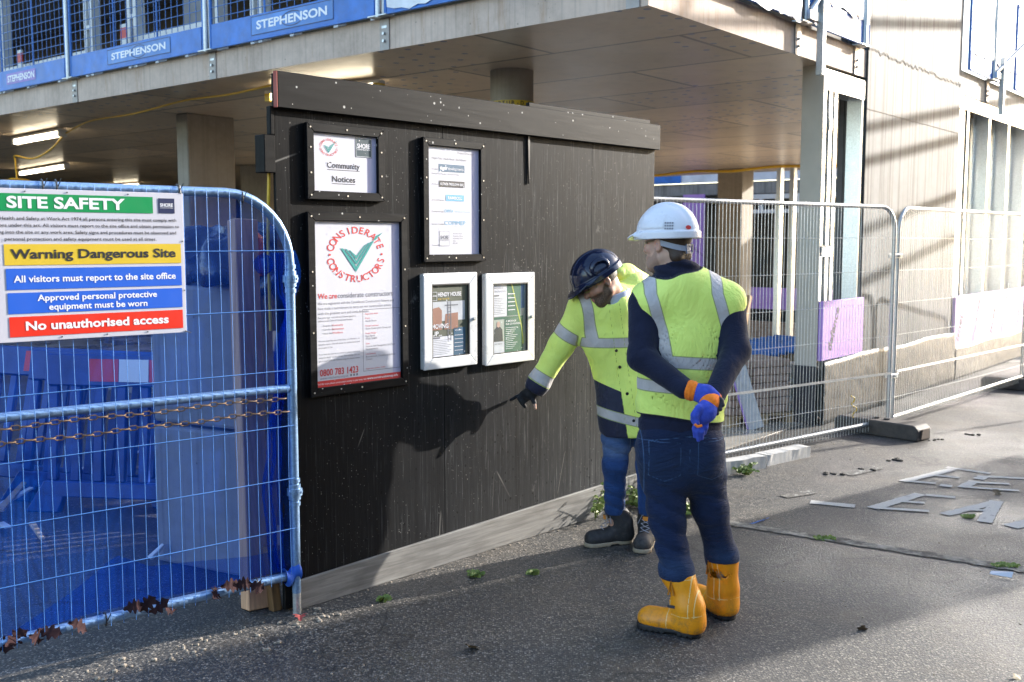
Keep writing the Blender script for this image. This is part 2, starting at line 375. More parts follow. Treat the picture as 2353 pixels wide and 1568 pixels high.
LBLUE = simple("light blue print", (.16, .42, .60), .45, var=.03, bump=0); SLATE = simple("slate blue print", (.06, .13, .20), .45, var=.03, bump=0)
GREENP = simple("safety green print", (.004, .26, .075), .4, var=.03, bump=0); YELP = simple("safety yellow print", (.66, .46, .035), .4, var=.03, bump=0)
BLUEP = simple("safety blue print", (.02, .115, .58), .4, var=.03, bump=0); REDP = simple("safety red print", (.74, .03, .012), .4, var=.03, bump=0)
SIGNW = simple("white sign board", (.56, .55, .60), .4, var=.02, bump=.01); WHP = simple("white print", (.82, .82, .84), .4, var=.02, bump=0)
PANE = m_pane()
BLUEST = simple("blue painted steel", (.018, .15, .52), .42, var=.22, vs=4, grime=.35, gcol=(.06, .09, .16), gs=6)
BLUEMESH = simple("blue coated wire", (.02, .13, .42), .45, var=.1)
NET = m_netting()
TIE = simple("black cable tie", (.012, .012, .013), .4, var=.05, bump=0)
YCAB = simple("yellow cable sheath", (.66, .40, .02), .45, var=.08, bump=0)
PURP = NT("lilac insulation board"); PURP.fin(PURP.mix(PURP.ramp(PURP.noise(2.5, 5), [(.3, 0), (.7, 1)]), (.36, .20, .56), (.45, .27, .66)), .55, 0, .4, PURP.bump(PURP.noise(20, 3), .05, .004)); PURP = PURP.mat
FOIL = NT("crinkled black membrane"); _n = FOIL.noise(9, 6, .7, FOIL.co((1, 1, 2.2)), 1.2); FOIL.fin(FOIL.mix(FOIL.ramp(_n, [(.45, 0), (.75, 1)]), (.008, .008, .009), (.042, .042, .042)), .48, .0, .25, FOIL.bump(_n, .35, .012)); FOIL = FOIL.mat
PLYW = wood("raw softwood", (.52, .38, .22), (.34, .23, .125), 'x', 1.0, .65, .15, 14); POSTW = wood("weathered timber post", (.72, .48, .29), (.46, .29, .17), 'z', 1.0, .65, .25, 18)
RUBBER = simple("recycled rubber", (.045, .038, .034), .7, var=.3, vs=14, bump=.3, grime=.4, gcol=(.14, .11, .085))
BRICKM = simple("brown clay brick", (.40, .285, .22), .85, var=.35, vs=7, bump=.4, bs=60)
# ------------------------------------------------------------------ ground, edging, markings
RB = math.atan2(0.77370861, 0.63354163)                  # building axes: x along the right-hand front, y along the left-hand front
BC = Vector((.921, 7.109, 0)); UR = Vector((.63354163, .77370861, 0)); UL = Vector((-.77370861, .63354163, 0))
def bw(r, l, z=0.0): return BC+UR*r+UL*l+Vector((0, 0, z))
def sstep(x, a, b): t = max(0, min(1, (x-a)/(b-a))); return t*t*(3-2*t)
g = MB(); xs = [-400, -120, -40, -12, -6, -3]+[i*.5 for i in range(-4, 52)]+[30, 40, 60, 120, 400]; ys = [-400, -120, -40, -16, -8, -4, -2]+[-1+i*.25 for i in range(0, 9)]+[1.5, 2, 4, 8, 16, 24, 40, 60, 120, 400]
for x in xs:
    for y in ys:
        p = bw(x, y); z = -1.25*sstep(x, 9, 17)*sstep(y, -.9, .2)*(1-sstep(x, 60, 119))*(1-sstep(y, 60, 119))
        g.v.append((p.x, p.y, z))
ny = len(ys)
for i in range(len(xs)-1):
    for j in range(ny-1): g.f.append((i*ny+j, (i+1)*ny+j, (i+1)*ny+j+1, i*ny+j+1)); g.m.append(0)
struct(g.build("ground", ASPH, smooth=True))
g = MB(); xs2 = [9.2+i*.6 for i in range(24)]; ys2 = [.3, .8, 1.5, 3, 6, 10, 16, 22]
for x in xs2:
    for y in ys2:
        p = bw(x, y); g.v.append((p.x, p.y, -1.25*sstep(x, 9, 17)*sstep(y, -.9, .2)+.012))
for i in range(len(xs2)-1):
    for j in range(7): g.f.append((i*8+j, (i+1)*8+j, (i+1)*8+j+1, i*8+j+1)); g.m.append(0)
struct(g.build("yard_ground", concrete("pale yard concrete", (.50, .46, .40), (.34, .31, .27), .1, 0), smooth=True))
# flush concrete edging that crosses the asphalt
e0, e1 = on_ground(1640, 1197), on_ground(2420, 1322); ed = Vector(e1-e0); edn = Vector((-ed.y, ed.x, 0)).normalized()
def m_edging():
    m = NT("worn concrete edging"); c = m.mix(m.ramp(m.noise(9, 6, .75), [(.42, 0), (.62, 1)]), (.055, .052, .048), (.27, .255, .225))
    return m.fin(c, .8, 0, .3, m.bump(m.noise(40, 5, .7), .6, .006))
g = MB(); random.seed(3); N = 60
for k in range(N+1):
    p = Vector(e0)+ed*(k/N)
    for sgn in (-1, 1):
        q = p+edn*(sgn*(.050+random.uniform(-.016, .010))); g.v.append((q.x, q.y, .005))
for k in range(N): g.f.append((2*k, 2*k+2, 2*k+3, 2*k+1)); g.m.append(0)
struct(g.build("pavement_edging", m_edging()))
# worn thermoplastic lettering on the road, read from the far side of the street
def m_mark():
    m = NT("worn road paint"); n1 = m.noise(16, 7, .8); n2 = m.vor(70)
    k = m.math('MULTIPLY', m.ramp(n1, [(.33, 0), (.42, 1)]), m.ramp(n2, [(.08, .5), (.3, 1)]))
    c = m.mix(k, (.06, .06, .06), (.37, .365, .35)); return m.fin(c, .7, 0, .3)
MARK = m_mark()
def mark(strokes, label):
    g = MB()
    for k, (a, b, wd) in enumerate(strokes):
        A, B = Vector(on_ground(*a)), Vector(on_ground(*b)); d = (B-A).normalized(); n = Vector((-d.y, d.x, 0))*wd/2; z = Vector((0, 0, .005+.0006*k)); n1 = max(3, int((B-A).length/.06))
        for i in range(n1):
            if random.random() < .05: continue
            p, q = A.lerp(B, i/n1), A.lerp(B, (i+1)/n1); j = [random.uniform(-.016, .012) for _ in range(2)]
            g.add([p-n*(1+j[0]*8)+z, q-n*(1+j[1]*8)+z, q+n*(1+j[1]*8)+z, p+n*(1+j[0]*8)+z], [(0, 1, 2, 3)])
    o = struct(g.build("road_marking", MARK)); o['label'] = label; return o
W1 = .052
random.seed(8)
mark([((1862, 1155), (1965, 1165), .09)], "worn white stroke ending the painted word, left of its letter E")
mark([((2175, 1075), (2275, 1090), W1), ((2075, 1108), (2190, 1080), .075), ((2140, 1093), (2205, 1100), W1), ((2078, 1107), (2150, 1113), W1)], "small painted letter E with a broken foot, farthest back on the asphalt")
mark([((2245, 1096), (2420, 1104), W1), ((2210, 1122), (2262, 1096), .075), ((2230, 1110), (2320, 1114), W1), ((2214, 1121), (2342, 1130), W1), ((2160, 1117), (2188, 1120), .07)], "painted letter E cut by the right frame edge, row farther back")
mark([((2105, 1137), (2195, 1145), W1), ((2005, 1170), (2115, 1137), .08), ((2060, 1153), (2125, 1158), W1), ((2008, 1169), (2135, 1177), W1)], "large complete painted letter E in the nearer row")
mark([((2170, 1184), (2290, 1155), .075), ((2290, 1153), (2262, 1202), .085), ((2215, 1172), (2275, 1176), W1)], "painted letter A with a cracked right leg, nearer row")
mark([((2320, 1212), (2420, 1190), .10)], "cracked start of a painted letter at the right frame edge, nearer row")
MARK_KEEP = MARK; _w = NT("nearly gone road paint"); MARK = _w.fin(_w.mix(_w.math('MULTIPLY', _w.ramp(_w.noise(18, 7, .8), [(.52, 0), (.62, 1)]), _w.ramp(_w.vor(70), [(.1, 0), (.4, 1)])), (.060, .056, .050), (.34, .33, .30)), .75)
mark([((1945, 1092), (2020, 1075), .10)], "almost worn away white paint patch nearest the fence on the sunlit asphalt")
mark([((1800, 1143), (1870, 1131), .09)], "almost worn away white paint patch left of the painted letters")
g = MB(); A, B = on_ground(1715, 1209), on_ground(1765, 1193)
g.add([(A[0]-.02, A[1]-.03, .0045), (B[0]-.02, B[1]-.03, .0045), (B[0]+.02, B[1]+.03, .0045), (A[0]+.02, A[1]+.03, .0045)], [(0, 1, 2, 3)])
mb_ = NT("blue survey paint"); mb_.fin(mb_.mix(mb_.ramp(mb_.noise(22, 5, .8), [(.45, 0), (.6, 1)]), (.035, .036, .04), (.02, .12, .42)), .7)
o = struct(g.build("paint_mark", mb_.mat)); o['label'] = "short blue spray paint mark on the asphalt behind the right man's legs"
# ------------------------------------------------------------------ hoarding (local x along the boards, -y towards the street)
HA = Vector((-.975, 4.65, 0)); HR = math.atan2(.731, .683)
H = thing("hoarding", "tall black painted plywood hoarding carrying five notices", "hoarding", HA, HR)
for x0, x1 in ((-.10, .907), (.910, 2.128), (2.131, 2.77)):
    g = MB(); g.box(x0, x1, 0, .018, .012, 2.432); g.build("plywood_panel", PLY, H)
g = MB(); g.box(-.10, 2.79, -.030, -.002, 2.283, 2.441)
o = g.build("cap_board", [CAPW, simple("red end grain", (.30, .05, .03), .6)], H, bevel=.003)
g = MB(); g.box(-.1035, -.1005, -.0295, -.0025, 2.284, 2.440); g.build("end_strip", simple("red primer", (.28, .045, .028), .6), H)
g = MB(); g.prism([(-.05, -.022, 0), (2.76, -.022, 0), (2.76, -.022, .205), (-.05, -.022, .137)], (0, .020, 0)); g.build("base_board", BASEW, H, bevel=.003)
for x in (.1, 1.3, 2.5):
    g = MB(); g.box(x-.045, x+.045, .020, .115, 0, 2.43); g.build("back_post", POSTW, H)
for z in (.35, 1.25, 2.2):
    g = MB(); g.box(-.09, .05, .020, .066, z-.045, z+.045); g.box(.15, 1.25, .020, .066, z-.045, z+.045); g.box(1.35, 2.45, .020, .066, z-.045, z+.045); g.build("back_rail", POSTW, H)
g = MB(); g.box(-.158, -.102, -.005, .07, 2.00, 2.165); g.box(-.122, -.102, -.003, .03, 2.166, 2.29); g.build("side_batten", CAPW, H, bevel=.003)
g = MB(); g.box(1.6, 2.76, .030, .055, 2.40, 2.475); g.build("back_board", CAPW, H, bevel=.003)
g = MB(); g.prism([(1.548, -.010, 2.282), (1.566, -.010, 2.282), (1.559, -.010, 2.02)], (0, .009, 0)); g.build("gap_shadow", simple("black gap shadow", (.006, .006, .006), .5), H)  # tapered dark sliver standing in for the shadow of a gap below the cap
def ring(mb, x0, x1, z0, z1, b, y0, y1, m=0):
    "four mitred frame pieces"
    o = [(x0, z0), (x1, z0), (x1, z1), (x0, z1)]; i = [(x0+b, z0+b), (x1-b, z0+b), (x1-b, z1-b), (x0+b, z1-b)]
    for k in range(4):
        a, c = k, (k+1) % 4; e = .0008
        mb.prism([(o[a][0], y0, o[a][1]), (o[c][0], y0, o[c][1]), (i[c][0], y0, i[c][1]), (i[a][0], y0, i[a][1])], (0, y1-y0, 0), m)
def hloc(x, z): p = HA+Vector((math.cos(HR), math.sin(HR), 0))*x; return (p.x, p.y, z)
SCREW = simple("pale screw head", (.55, .50, .42), .4, .5)
def notice(x0, x1, z0, z1, b, label, paper, pw, th=.024):
    t = thing("notice_frame", label, "notice frame", hloc(x0, z0), HR, "framed notices screwed to the hoarding")
    W, Hh = x1-x0, z1-z0
    g = MB(); ring(g, 0, W, 0, Hh, b, -th, -.001); g.build("frame", FRAMEW, t, bevel=.0025)
    g = MB(); g.box(b*.6, W-b*.6, -.007, -.0012, b*.6, Hh-b*.6); g.build("shaded_paper", SHADEPAPER, t)  # strip left beside the white sheet paints the frame's shade
    g = MB(); g.rect(b*.7, b+(W-2*b)*pw, b*.7, Hh-b-.001, -.0085); g.build("paper_sheet", paper, t)
    g = MB(); g.rect(b*.6, W-b*.6, b*.6, Hh-b*.6, -.0125); g.build("pane", PANE, t)
    for sx, sz in [(a, c) for a in (b*.5, W/2, W-b*.5) for c in (b*.5, Hh-b*.5)]+[(a, Hh*c) for a in (b*.5, W-b*.5) for c in (.35, .68)]:
        g = MB(); g.tube([(sx, -th+.001, sz), (sx, -th-.002, sz)], .0042, 7); g.build("screw", SCREW, t)
    return t, W, Hh
def tick_logo(t, cx, cz, rad, y):
    def wide(mb):
        mb.v = [(cx+(p[0]-cx)*1.35, p[1], p[2]) for p in mb.v]; return mb
    g = MB()
    g.arctext("CONSIDERATE", (cx, y, cz), rad, 172, 12, rad*.27, bold=.012, ry=1.0, sx=.92)
    g.arctext("CONSTRUCTORS", (cx, y, cz), rad, 188, 352, rad*.27, inward=True, bold=.012, sx=.9)
    for a in (180, 0): g.tube([(cx+rad*math.cos(R(a)), y+.0004, cz), (cx+rad*math.cos(R(a)), y-.0004, cz)], rad*.045, 10)
    wide(g).build("ring_lettering", RED, t)
    g = MB(); k = rad
    def P(x, z): return (cx+x*k, y-.0006, cz+z*k)
    base = [((-.60, .26), (-.02, -.72), (.0, -.50), (-.50, .25)), ((-.44, .24), (.0, -.42), (.0, -.27), (-.36, .22)), ((-.30, .20), (.0, -.20), (.0, -.06), (-.22, .16)),
            ((-.02, -.72), (.70, .56), (.60, .54), (.0, -.50)), ((.0, -.42), (.55, .50), (.46, .47), (.0, -.27)), ((.0, -.20), (.40, .43), (.32, .38), (.0, -.06)), ((.74, .58), (1.06, .92), (.78, .76), (.66, .60))]
    for q in base: g.poly([P(*p) for p in q])
    wide(g).build("tick_emblem", TEAL, t)
def builder_logo(t, x0, x1, z0, z1, y, mat, ink, cap=.16):
    g = MB(); g.rect(x0, x1, z0, z1, y); g.build("builder_panel", mat, t)
    g = MB(); cx = (x0+x1)/2; W = x1-x0; Hh = z1-z0
    g.text("SHORE", (cx, y-.0006, z0+Hh*.46), Hh*.22, w=W*.78, bold=.02); g.text("CONSTRUCTION", (cx, y-.0006, z0+Hh*.36), Hh*.065, w=W*.78, bold=.01)
    b = W*.03
    for a in ((x0+b, x1-b, z0+b, z0+b*1.5), (x0+b, x1-b, z1-b*1.5, z1-b), (x0+b, x0+b*1.5, z0+b*1.5, z1-b*1.5), (x1-b*1.5, x1-b, z0+b*1.5, z1-b*1.5)): g.rect(*a, y-.0006)
    g.build("builder_name", ink, t)
Yp = -.0095
# community notices
t, W, Hh = notice(.053, .505, 1.89, 2.234, .040, "landscape black framed sheet headed Community Notices, top left of the hoarding", WPAPER, .84)
tick_logo(t, .131, .240, .035, Yp)
builder_logo(t, .285, .385, .205, .298, Yp, NAVYP, WHP)
g = MB(); g.text("Community", (.215, Yp, .148), .026, w=.19, bold=.016); g.text("Notices", (.215, Yp, .085), .026, w=.135, bold=.016)
g.rect(.12, .31, .138, .1405, Yp); g.rect(.148, .283, .075, .0775, Yp); g.build("heading", INK, t)
# scheme poster
t, W, Hh = notice(.05, .645, .983, 1.834, .040, "tall black framed poster with a big red ring and green tick, lower left", WPAPER, .90)
tick_logo(t, .285, .655, .115, Yp)
g = MB(); g.text("We are", (.058, Yp, .452), .024, align='l', bold=.012, w=.11); g.text("0800 783 1423", (.062, Yp, .092), .030, align='l', bold=.02, w=.225)
for z, a, b in ((.322, .138, "Community"), (.304, .138, "Environment"), (.286, .138, "Workforce")): g.text(b, (a, Yp, z), .009, align='l')
for z, s in ((.366, "Registration details"), (.345, "Project"), (.308, "Principal contractor"), (.272, "Project Manager"), (.222, "Client"), (.172, "Local authority"), (.1, "Registration number: 131484")): g.text(s, (.335, Yp, z), .007, align='l')
g.rect(.040, .553, .040, .070, Yp); g.build("red_lettering", RED, t)
g = MB(); g.text("considerate constructors", (.172, Yp, .452), .024, align='l', w=.335); g.text("www.ccscheme.org.uk", (.062, Yp, .076), .011, align='l', w=.165)
g.build("heading", GREYINK, t)
g = MB()
for k, s in enumerate(("We are registered with the Considerate Constructors Scheme and", "have made a commitment to carry out our construction activity", "with the greatest care and consideration.")): g.text(s, (.058, Yp, .424-.023*k), .0115, align='l', w=(.455, .44, .30)[k])
for k, s in enumerate(("Everyone registered with the Scheme agrees to", "adhere to the Code of Considerate Practice:")): g.text(s, (.058, Yp, .360-.015*k), .0085, align='l', w=.22-.02*k)
for k, s in enumerate(("Respect the", "Care for the", "Value their")): g.text("\u2022 "+s, (.078, Yp, .322-.018*k), .0085, align='l')
for k, s in enumerate(("We are visited by one of the Scheme's Monitors, an", "industry expert, who will assess our performance and", "score us against this Code.", "", "If you have any queries or concerns, please contact us", "using the details on this poster. Alternatively, you can", "get in touch with the Scheme using the details below.")):
    if s: g.text(s, (.058, Yp, .252-.0155*k), .0075, align='l', w=.24 if len(s) > 40 else .08)
for z, s in ((.331, "Hendy House"), (.294, "Shore Construction Group Ltd"), (.258, "Ryan Byrne"), (.245, "07525 264885"), (.208, "Victoria Hall Management Ltd (Tiger"), (.195, "Developments)"), (.158, "Bournemouth, Christchurch & Poole"), (.145, "Council")): g.text(s, (.335, Yp, z), .0085, align='l')
for a in ((.318, .320, .092, .392), (.548, .550, .092, .392), (.320, .548, .390, .392), (.320, .548, .092, .094)): g.rect(*a, Yp)
for k, x in enumerate((.238, .256, .274)): g.rect(x, x+.010, .077, .087, Yp)
g.build("body_lettering", GREYINK, t)
g = MB(); g.text("Find out more about construction activity in your area, visit", (.046, Yp-.0006, .051), .0085, align='l', w=.29); g.text("www.constructionmap.info", (.340, Yp-.0006, .051), .0105, align='l', w=.195, bold=.02); g.build("strip_lettering", WHP, t)
# project directory
t, W, Hh = notice(.755, 1.20, 1.595, 2.219, .038, "tall black framed project directory sheet, top right of the notices", WPAPER, .85)
g = MB(); g.text("Project Directory", (.365, Yp, .555), .011, align='r', w=.115); g.text("Project Title - Hendy House - Bournemouth", (.070, Yp, .520), .012, align='l', w=.245)
for z, s in ((.468, "Developer:"), (.445, "Development Manager:   Mr Duncan Innbes"), (.392, "Architects:"), (.312, "Structural Engineer:"), (.254, "Development agent:"), (.190, "Services Consultant:"), (.082, "Contractor:")): g.text(s, (.068, Yp, z), .0075, align='l')
for k, s in enumerate(("First Floor South", "Devonshire House", "30 Boundary Road", "Hove", "BN3 4EF")): g.text(s, (.215, Yp, .142-.0125*k), .0065, align='l')
g.build("lettering", GREYINK, t)
for x0, x1, z0, z1, mt in ((.118, .300, .460, .498, SLATE), (.118, .300, .382, .414, INK), (.165, .295, .312, .344, LBLUE)):
    g = MB(); g.rect(x0, x1, z0, z1, Yp); g.build("company_panel", mt, t)
g = MB(); g.text("tiger", (.124, Yp-.0006, .470), .018, align='l', bold=.025, w=.055); g.text("developments", (.181, Yp-.0006, .470), .014, align='l', w=.112)
g.text("\u00a9 STRIDE TREGLOWN 2022", (.209, Yp-.0006, .392), .0115, w=.165, bold=.02); g.text("RAMBOLL", (.230, Yp-.0006, .321), .014, w=.10, bold=.02); g.build("company_lettering", WHP, t)
g = MB(); g.text("CAPITA", (.155, Yp, .254), .014, align='l', bold=.015, w=.062); g.text("real estate and infrastructure", (.23, Yp, .256), .006, align='l', w=.11)
g.text("COPIMEP", (.155, Yp, .190), .020, align='l', w=.150)
for k in range(7): g.rect(.152+k*.022, .1705+k*.022, .183, .1835, Yp); g.rect(.152+k*.022, .1705+k*.022, .216, .2165, Yp)
g.build("company_lettering", LBLUE, t)
builder_logo(t, .118, .190, .080, .160, Yp, WPAPER, GREYINK)
# white display cases
def m_case_metal(): return simple("white aluminium", (.80, .80, .80), .30, .1, var=.03, bump=.01)
CASE = simple("white aluminium case", (.62, .62, .62), .30, .1, var=.03, bump=.01)
def case(x0, x1, z0, z1, label):
    t = thing("display_case", label, "display case", hloc(x0, z0), HR, "white lockable display cases"); W, Hh = x1-x0, z1-z0
    g = MB(); g.box(.004, W-.004, -.020, -.001, .004, Hh-.004); g.build("case_body", CASE, t)
    g = MB(); ring(g, 0, W, 0, Hh, .058, -.034, -.0205); g.build("door_frame", CASE, t, bevel=.004, seg=2)
    g = MB(); ring(g, .056, W-.056, .056, Hh-.056, .006, -.033, -.0205); g.build("gasket", INK, t)
    g = MB(); g.rect(.058, W-.058, .058, Hh-.058, -.0300); g.build("pane", PANE, t)
    g = MB(); g.tube([(W-.028, -.033, Hh*.5), (W-.028, -.043, Hh*.5)], .009, 12); g.box(W-.036, W-.020, -.046, -.0432, Hh*.5-.004, Hh*.5+.004); g.build("lock", GALV, t)
    return t, W, Hh
def sheet(t, items, name, mat, y):
    g = MB()
    for it in items:
        if not isinstance(it[0], tuple): g.rect(*it, y)
        else: g.poly([(p[0], y, p[1]) for p in it])
    return g.build(name, mat, t)
C_ = lambda n, c: simple(n, c, .5, var=.10, vs=20, bump=0)
t, W, Hh = case(.74, 1.122, 1.046, 1.538, "white display case with a building site newsletter, left of the two white cases")
y = -.0215; x0, x1, z0, z1 = .060, W-.060, .060, Hh-.060
sheet(t, [(x0, x1, z0, z1)], "poster_sheet", C_("poster base", (.10, .11, .075)), y)
sheet(t, [(x0, x1-.022, .245, .345)], "poster_sky", C_("poster sky", (.48, .50, .52)), y-.0006)
sheet(t, [[(x0, .20), (x0, .31), (x0+.055, .318), (x0+.075, .30), (x0+.075, .20)], [(x0+.09, .20), (x0+.10, .28), (x0+.19, .285), (x0+.19, .20)]], "poster_houses", C_("poster brickwork", (.30, .15, .10)), y-.0012)
sheet(t, [(x0+.115, x0+.120, .14, .345), (x0+.135, x0+.140, .14, .345), (x0+.095, x0+.19, .322, .328)]+[(x0+.115, x0+.140, .15+.02*k, .153+.02*k) for k in range(9)], "poster_crane", C_("poster crane", (.16, .17, .19)), y-.0018)
sheet(t, [(x0, x0+.155, z0, .165)], "poster_panel", C_("poster white", (.68, .69, .73)), y-.0012)
sheet(t, [(x0+.158, x1-.020, z0, .205)], "poster_column", C_("poster blue", (.03, .10, .17)), y-.0012)
g = MB(); g.text("HENDY HOUSE", (x0+.047, y-.0024, .372), .020, align='l', w=.165, bold=.02); g.text("MOVING", (x0+.004, y-.0024, .208), .022, align='l', w=.115, bold=.015); g.text("UP...", (x0+.004, y-.0024, .170), .022, align='l', w=.07, bold=.015)
g.text("SHORE", (x0+.020, y-.0024, .372), .008, bold=.01); ring(g, x0+.002, x0+.040, .352, .396, .0015, y-.0026, y-.0022); g.text("TABLE OF CONTENTS", (x0+.19, y-.0024, .188), .007, w=.05)
for k in range(5): g.rect(x0+.163, x0+.225, .165-.020*k, .167-.020*k, y-.0024)
g.build("poster_heading", WHP, t)
g = MB(); g.text("PROJECT NEWSLETTER", (x0+.047, y-.0024, .355), .007, align='l', w=.08); g.build("poster_subheading", YELP, t)
g = MB(); g.box(x0+.005, x0+.06, y-.0026, y-.002, .155, .163)
for k in range(9): g.rect(x0+.010, x0+.140-(k % 3)*.014, .145-.009*k, .147-.009*k, y-.002)
g.build("poster_text", GREYINK, t)
t, W, Hh = case(1.187, 1.58, 1.030, 1.528, "white display case with a green message leaflet, right of the two white cases")
x0, x1, z0, z1 = .060, W-.060, .060, Hh-.060
sheet(t, [(x0, x1, z0, z1)], "poster_sheet", C_("leaflet base", (.28, .30, .31)), y)
sheet(t, [(x0, x0+.115, .262, z1)], "poster_panel", C_("leaflet white", (.66, .67, .71)), y-.0006)
sheet(t, [(x0+.118, x1-.045, .262, z1), (x0, x1-.025, .245, .258), (x0+.098, x1-.025, z0, .244)], "poster_column", C_("leaflet green", (.03, .12, .075)), y-.0006)
sheet(t, [(x1-.043, x1-.015, .300, z1)], "poster_picture", C_("leaflet blue", (.03, .10, .22)), y-.0006)
sheet(t, [(x0, x0+.095, .125, .243)], "portrait_backdrop", C_("portrait backdrop", (.36, .40, .34)), y-.0006)
sheet(t, [[(x0+.012, .126), (x0+.016, .19), (x0+.034, .205), (x0+.062, .205), (x0+.080, .188), (x0+.084, .126)]], "portrait_suit", C_("portrait suit", (.03, .033, .04)), y-.0012)
sheet(t, [[(x0+.048+.014*math.cos(a*.5236), .218+.017*math.sin(a*.5236)) for a in range(12)]], "portrait_face", C_("portrait face", (.50, .33, .26)), y-.0018)
sheet(t, [(x0, x0+.095, z0, .122)], "poster_panel", C_("leaflet pale", (.55, .57, .60)), y-.0012)
sheet(t, [[(x0+.150, z1), (x0+.158, z1), (x1-.030, .19), (x1-.020, .10), (x1-.030, .10), (x1-.040, .19)]], "poster_stripe", C_("leaflet stripe", (.45, .50, .10)), y-.0012)
g = MB(); g.text("A MESSAGE", (x0+.105, y-.0024, .228), .010, align='l', w=.085, bold=.01); g.text("OUR CO-FOUNDER", (x0+.105, y-.0024, .212), .010, align='l', w=.12, bold=.01)
for k in range(12): g.rect(x0+.105, x0+.20-(k % 4)*.012, .195-.0105*k, .197-.0105*k, y-.0018)
for k in range(5): g.rect(x0+.124, x0+.18, .38-.022*k, .384-.022*k, y-.0018)
g.build("poster_heading", WHP, t)
g = MB(); g.text("CAREERS IN", (x0+.006, y-.0024, .412), .010, align='l', w=.08); g.text("CONSTRUCTION", (x0+.006, y-.0024, .394), .010, align='l', w=.10); g.rect(x0+.006, x0+.055, .372, .380, y-.0018)
for k in range(10): g.rect(x0+.010, x0+.10-(k % 3)*.016, .36-.0095*k, .362-.0095*k, y-.0018)
g.text("HAPPY READING", (x0+.048, y-.0024, .108), .007, w=.06)
g.build("poster_text", GREYINK, t)
# ------------------------------------------------------------------ concrete frame under construction
BD = thing("concrete_building", "unfinished concrete frame building with open ground floor behind the hoarding", "building", BC, RB)
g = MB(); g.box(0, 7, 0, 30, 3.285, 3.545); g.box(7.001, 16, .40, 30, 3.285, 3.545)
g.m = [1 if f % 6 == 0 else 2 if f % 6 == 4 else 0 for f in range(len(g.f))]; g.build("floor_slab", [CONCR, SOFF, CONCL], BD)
g = MB(); g.box(7.002, 20, -.02, .398, 3.46, 3.74); g.build("floor_slab", CONC, BD)
g = MB(); g.box(0, 16, 0, 30, 6.5, 6.75); g.build("upper_slab", CONC, BD)
g = MB(); g.box(3.985, 7.0, -.022, .26, 0, 9); g.build("core_wall", CORE, BD)
def bandm():
    m = NT("rough construction joint"); return m.fin(m.mix(m.ramp(m.noise(9, 6, .75), [(.35, 0), (.65, 1)]), (.17, .155, .135), (.27, .25, .225)), .85, 0, .2, m.bump(m.noise(22, 6, .75), .8, .02))
random.seed(5); g = MB(); prev = None; pts = []
for k in range(61):
    x = 3.99+3.0*k/60; zt = 3.56+.30*k/60*0+random.uniform(-.02, .02); pts.append((x, zt))
for k in range(60):
    (xa, za), (xb, zb) = pts[k], pts[k+1]
    g.add([(xa, -.0235, za-.018), (xb, -.0235, zb-.018), (xb, -.029, zb), (xa, -.029, za), (xb, -.022, zb+.012), (xa, -.022, za+.012)], [(0, 1, 2, 3), (3, 2, 4, 5)])
g.build("joint_lip", bandm(), BD, smooth=True)
g = MB(); g.box(3.99, 6.99, -.026, -.0225, 2.985, 2.993); g.build("shutter_line", bandm(), BD)
for (a, b, c, d, mt) in ((1.35, 2.05, 7.5, 7.74, COLC), (7.2, 7.75, 13.6, 14.5, COLC), (14.5, 15.05, 6.6, 7.2, COLC), (14.5, 15.05, 12.6, 13.2, COLC), (7.3, 7.8, 8.6, 9.1, COLC), (1.3, 1.9, 19, 19.4, COLC)):
    g = MB(); g.box(a, b, c, d, -1.3, 3.286); g.build("column", mt, BD, bevel=.012)
g = MB(); g.tube([(1.5, 2.42, -.1), (1.5, 2.42, 3.286)], .203, 32); o = g.build("round_column", COLC, BD, smooth=True)
g = MB(); g.tube([(1.5, 2.42, 2.2), (1.5, 2.42, 2.985)], .2075, 32); g.build("column_wrap", simple("white card wrap", (.62, .61, .58), .5), BD, smooth=True)
g = MB(); g.tube([(1.5, 2.42, 2.945), (1.5, 2.42, 2.995)], .211, 32, caps=False); g.build("column_tape", YELP, BD, smooth=True)
g = MB()
for i, ch in enumerate("MONOTUB-D-MONOTUB-D-"):
    a = R(150+i*12); d = Vector((math.cos(a), math.sin(a), 0)); g.text(ch, Vector((1.5, 2.42, 2.952))+d*.2125, .034, (-d.y, d.x, 0), (0, 0, 1), bold=.03)
g.build("tape_lettering", INK, BD)
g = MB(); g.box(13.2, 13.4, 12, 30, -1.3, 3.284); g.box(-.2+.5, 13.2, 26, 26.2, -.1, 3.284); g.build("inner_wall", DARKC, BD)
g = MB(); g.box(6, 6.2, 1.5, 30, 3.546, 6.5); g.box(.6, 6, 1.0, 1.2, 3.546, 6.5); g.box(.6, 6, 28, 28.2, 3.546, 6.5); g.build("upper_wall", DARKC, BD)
fl = NT("wet concrete floor"); fl.fin(fl.mix(fl.ramp(fl.noise(1.2, 6, .65), [(.3, 0), (.7, 1)]), (.20, .18, .15), (.46, .41, .34)), fl.ramp(fl.noise(.9, 4), [(.42, .12), (.6, .6)]), 0, .5, fl.bump(fl.noise(20, 4), .2, .01))
g = MB(); g.box(.05, 9.0, .10, 30, -.01, .008); o = struct(g.build("site_floor", fl.mat)); o.location = BC; o.rotation_euler = (0, 0, RB)
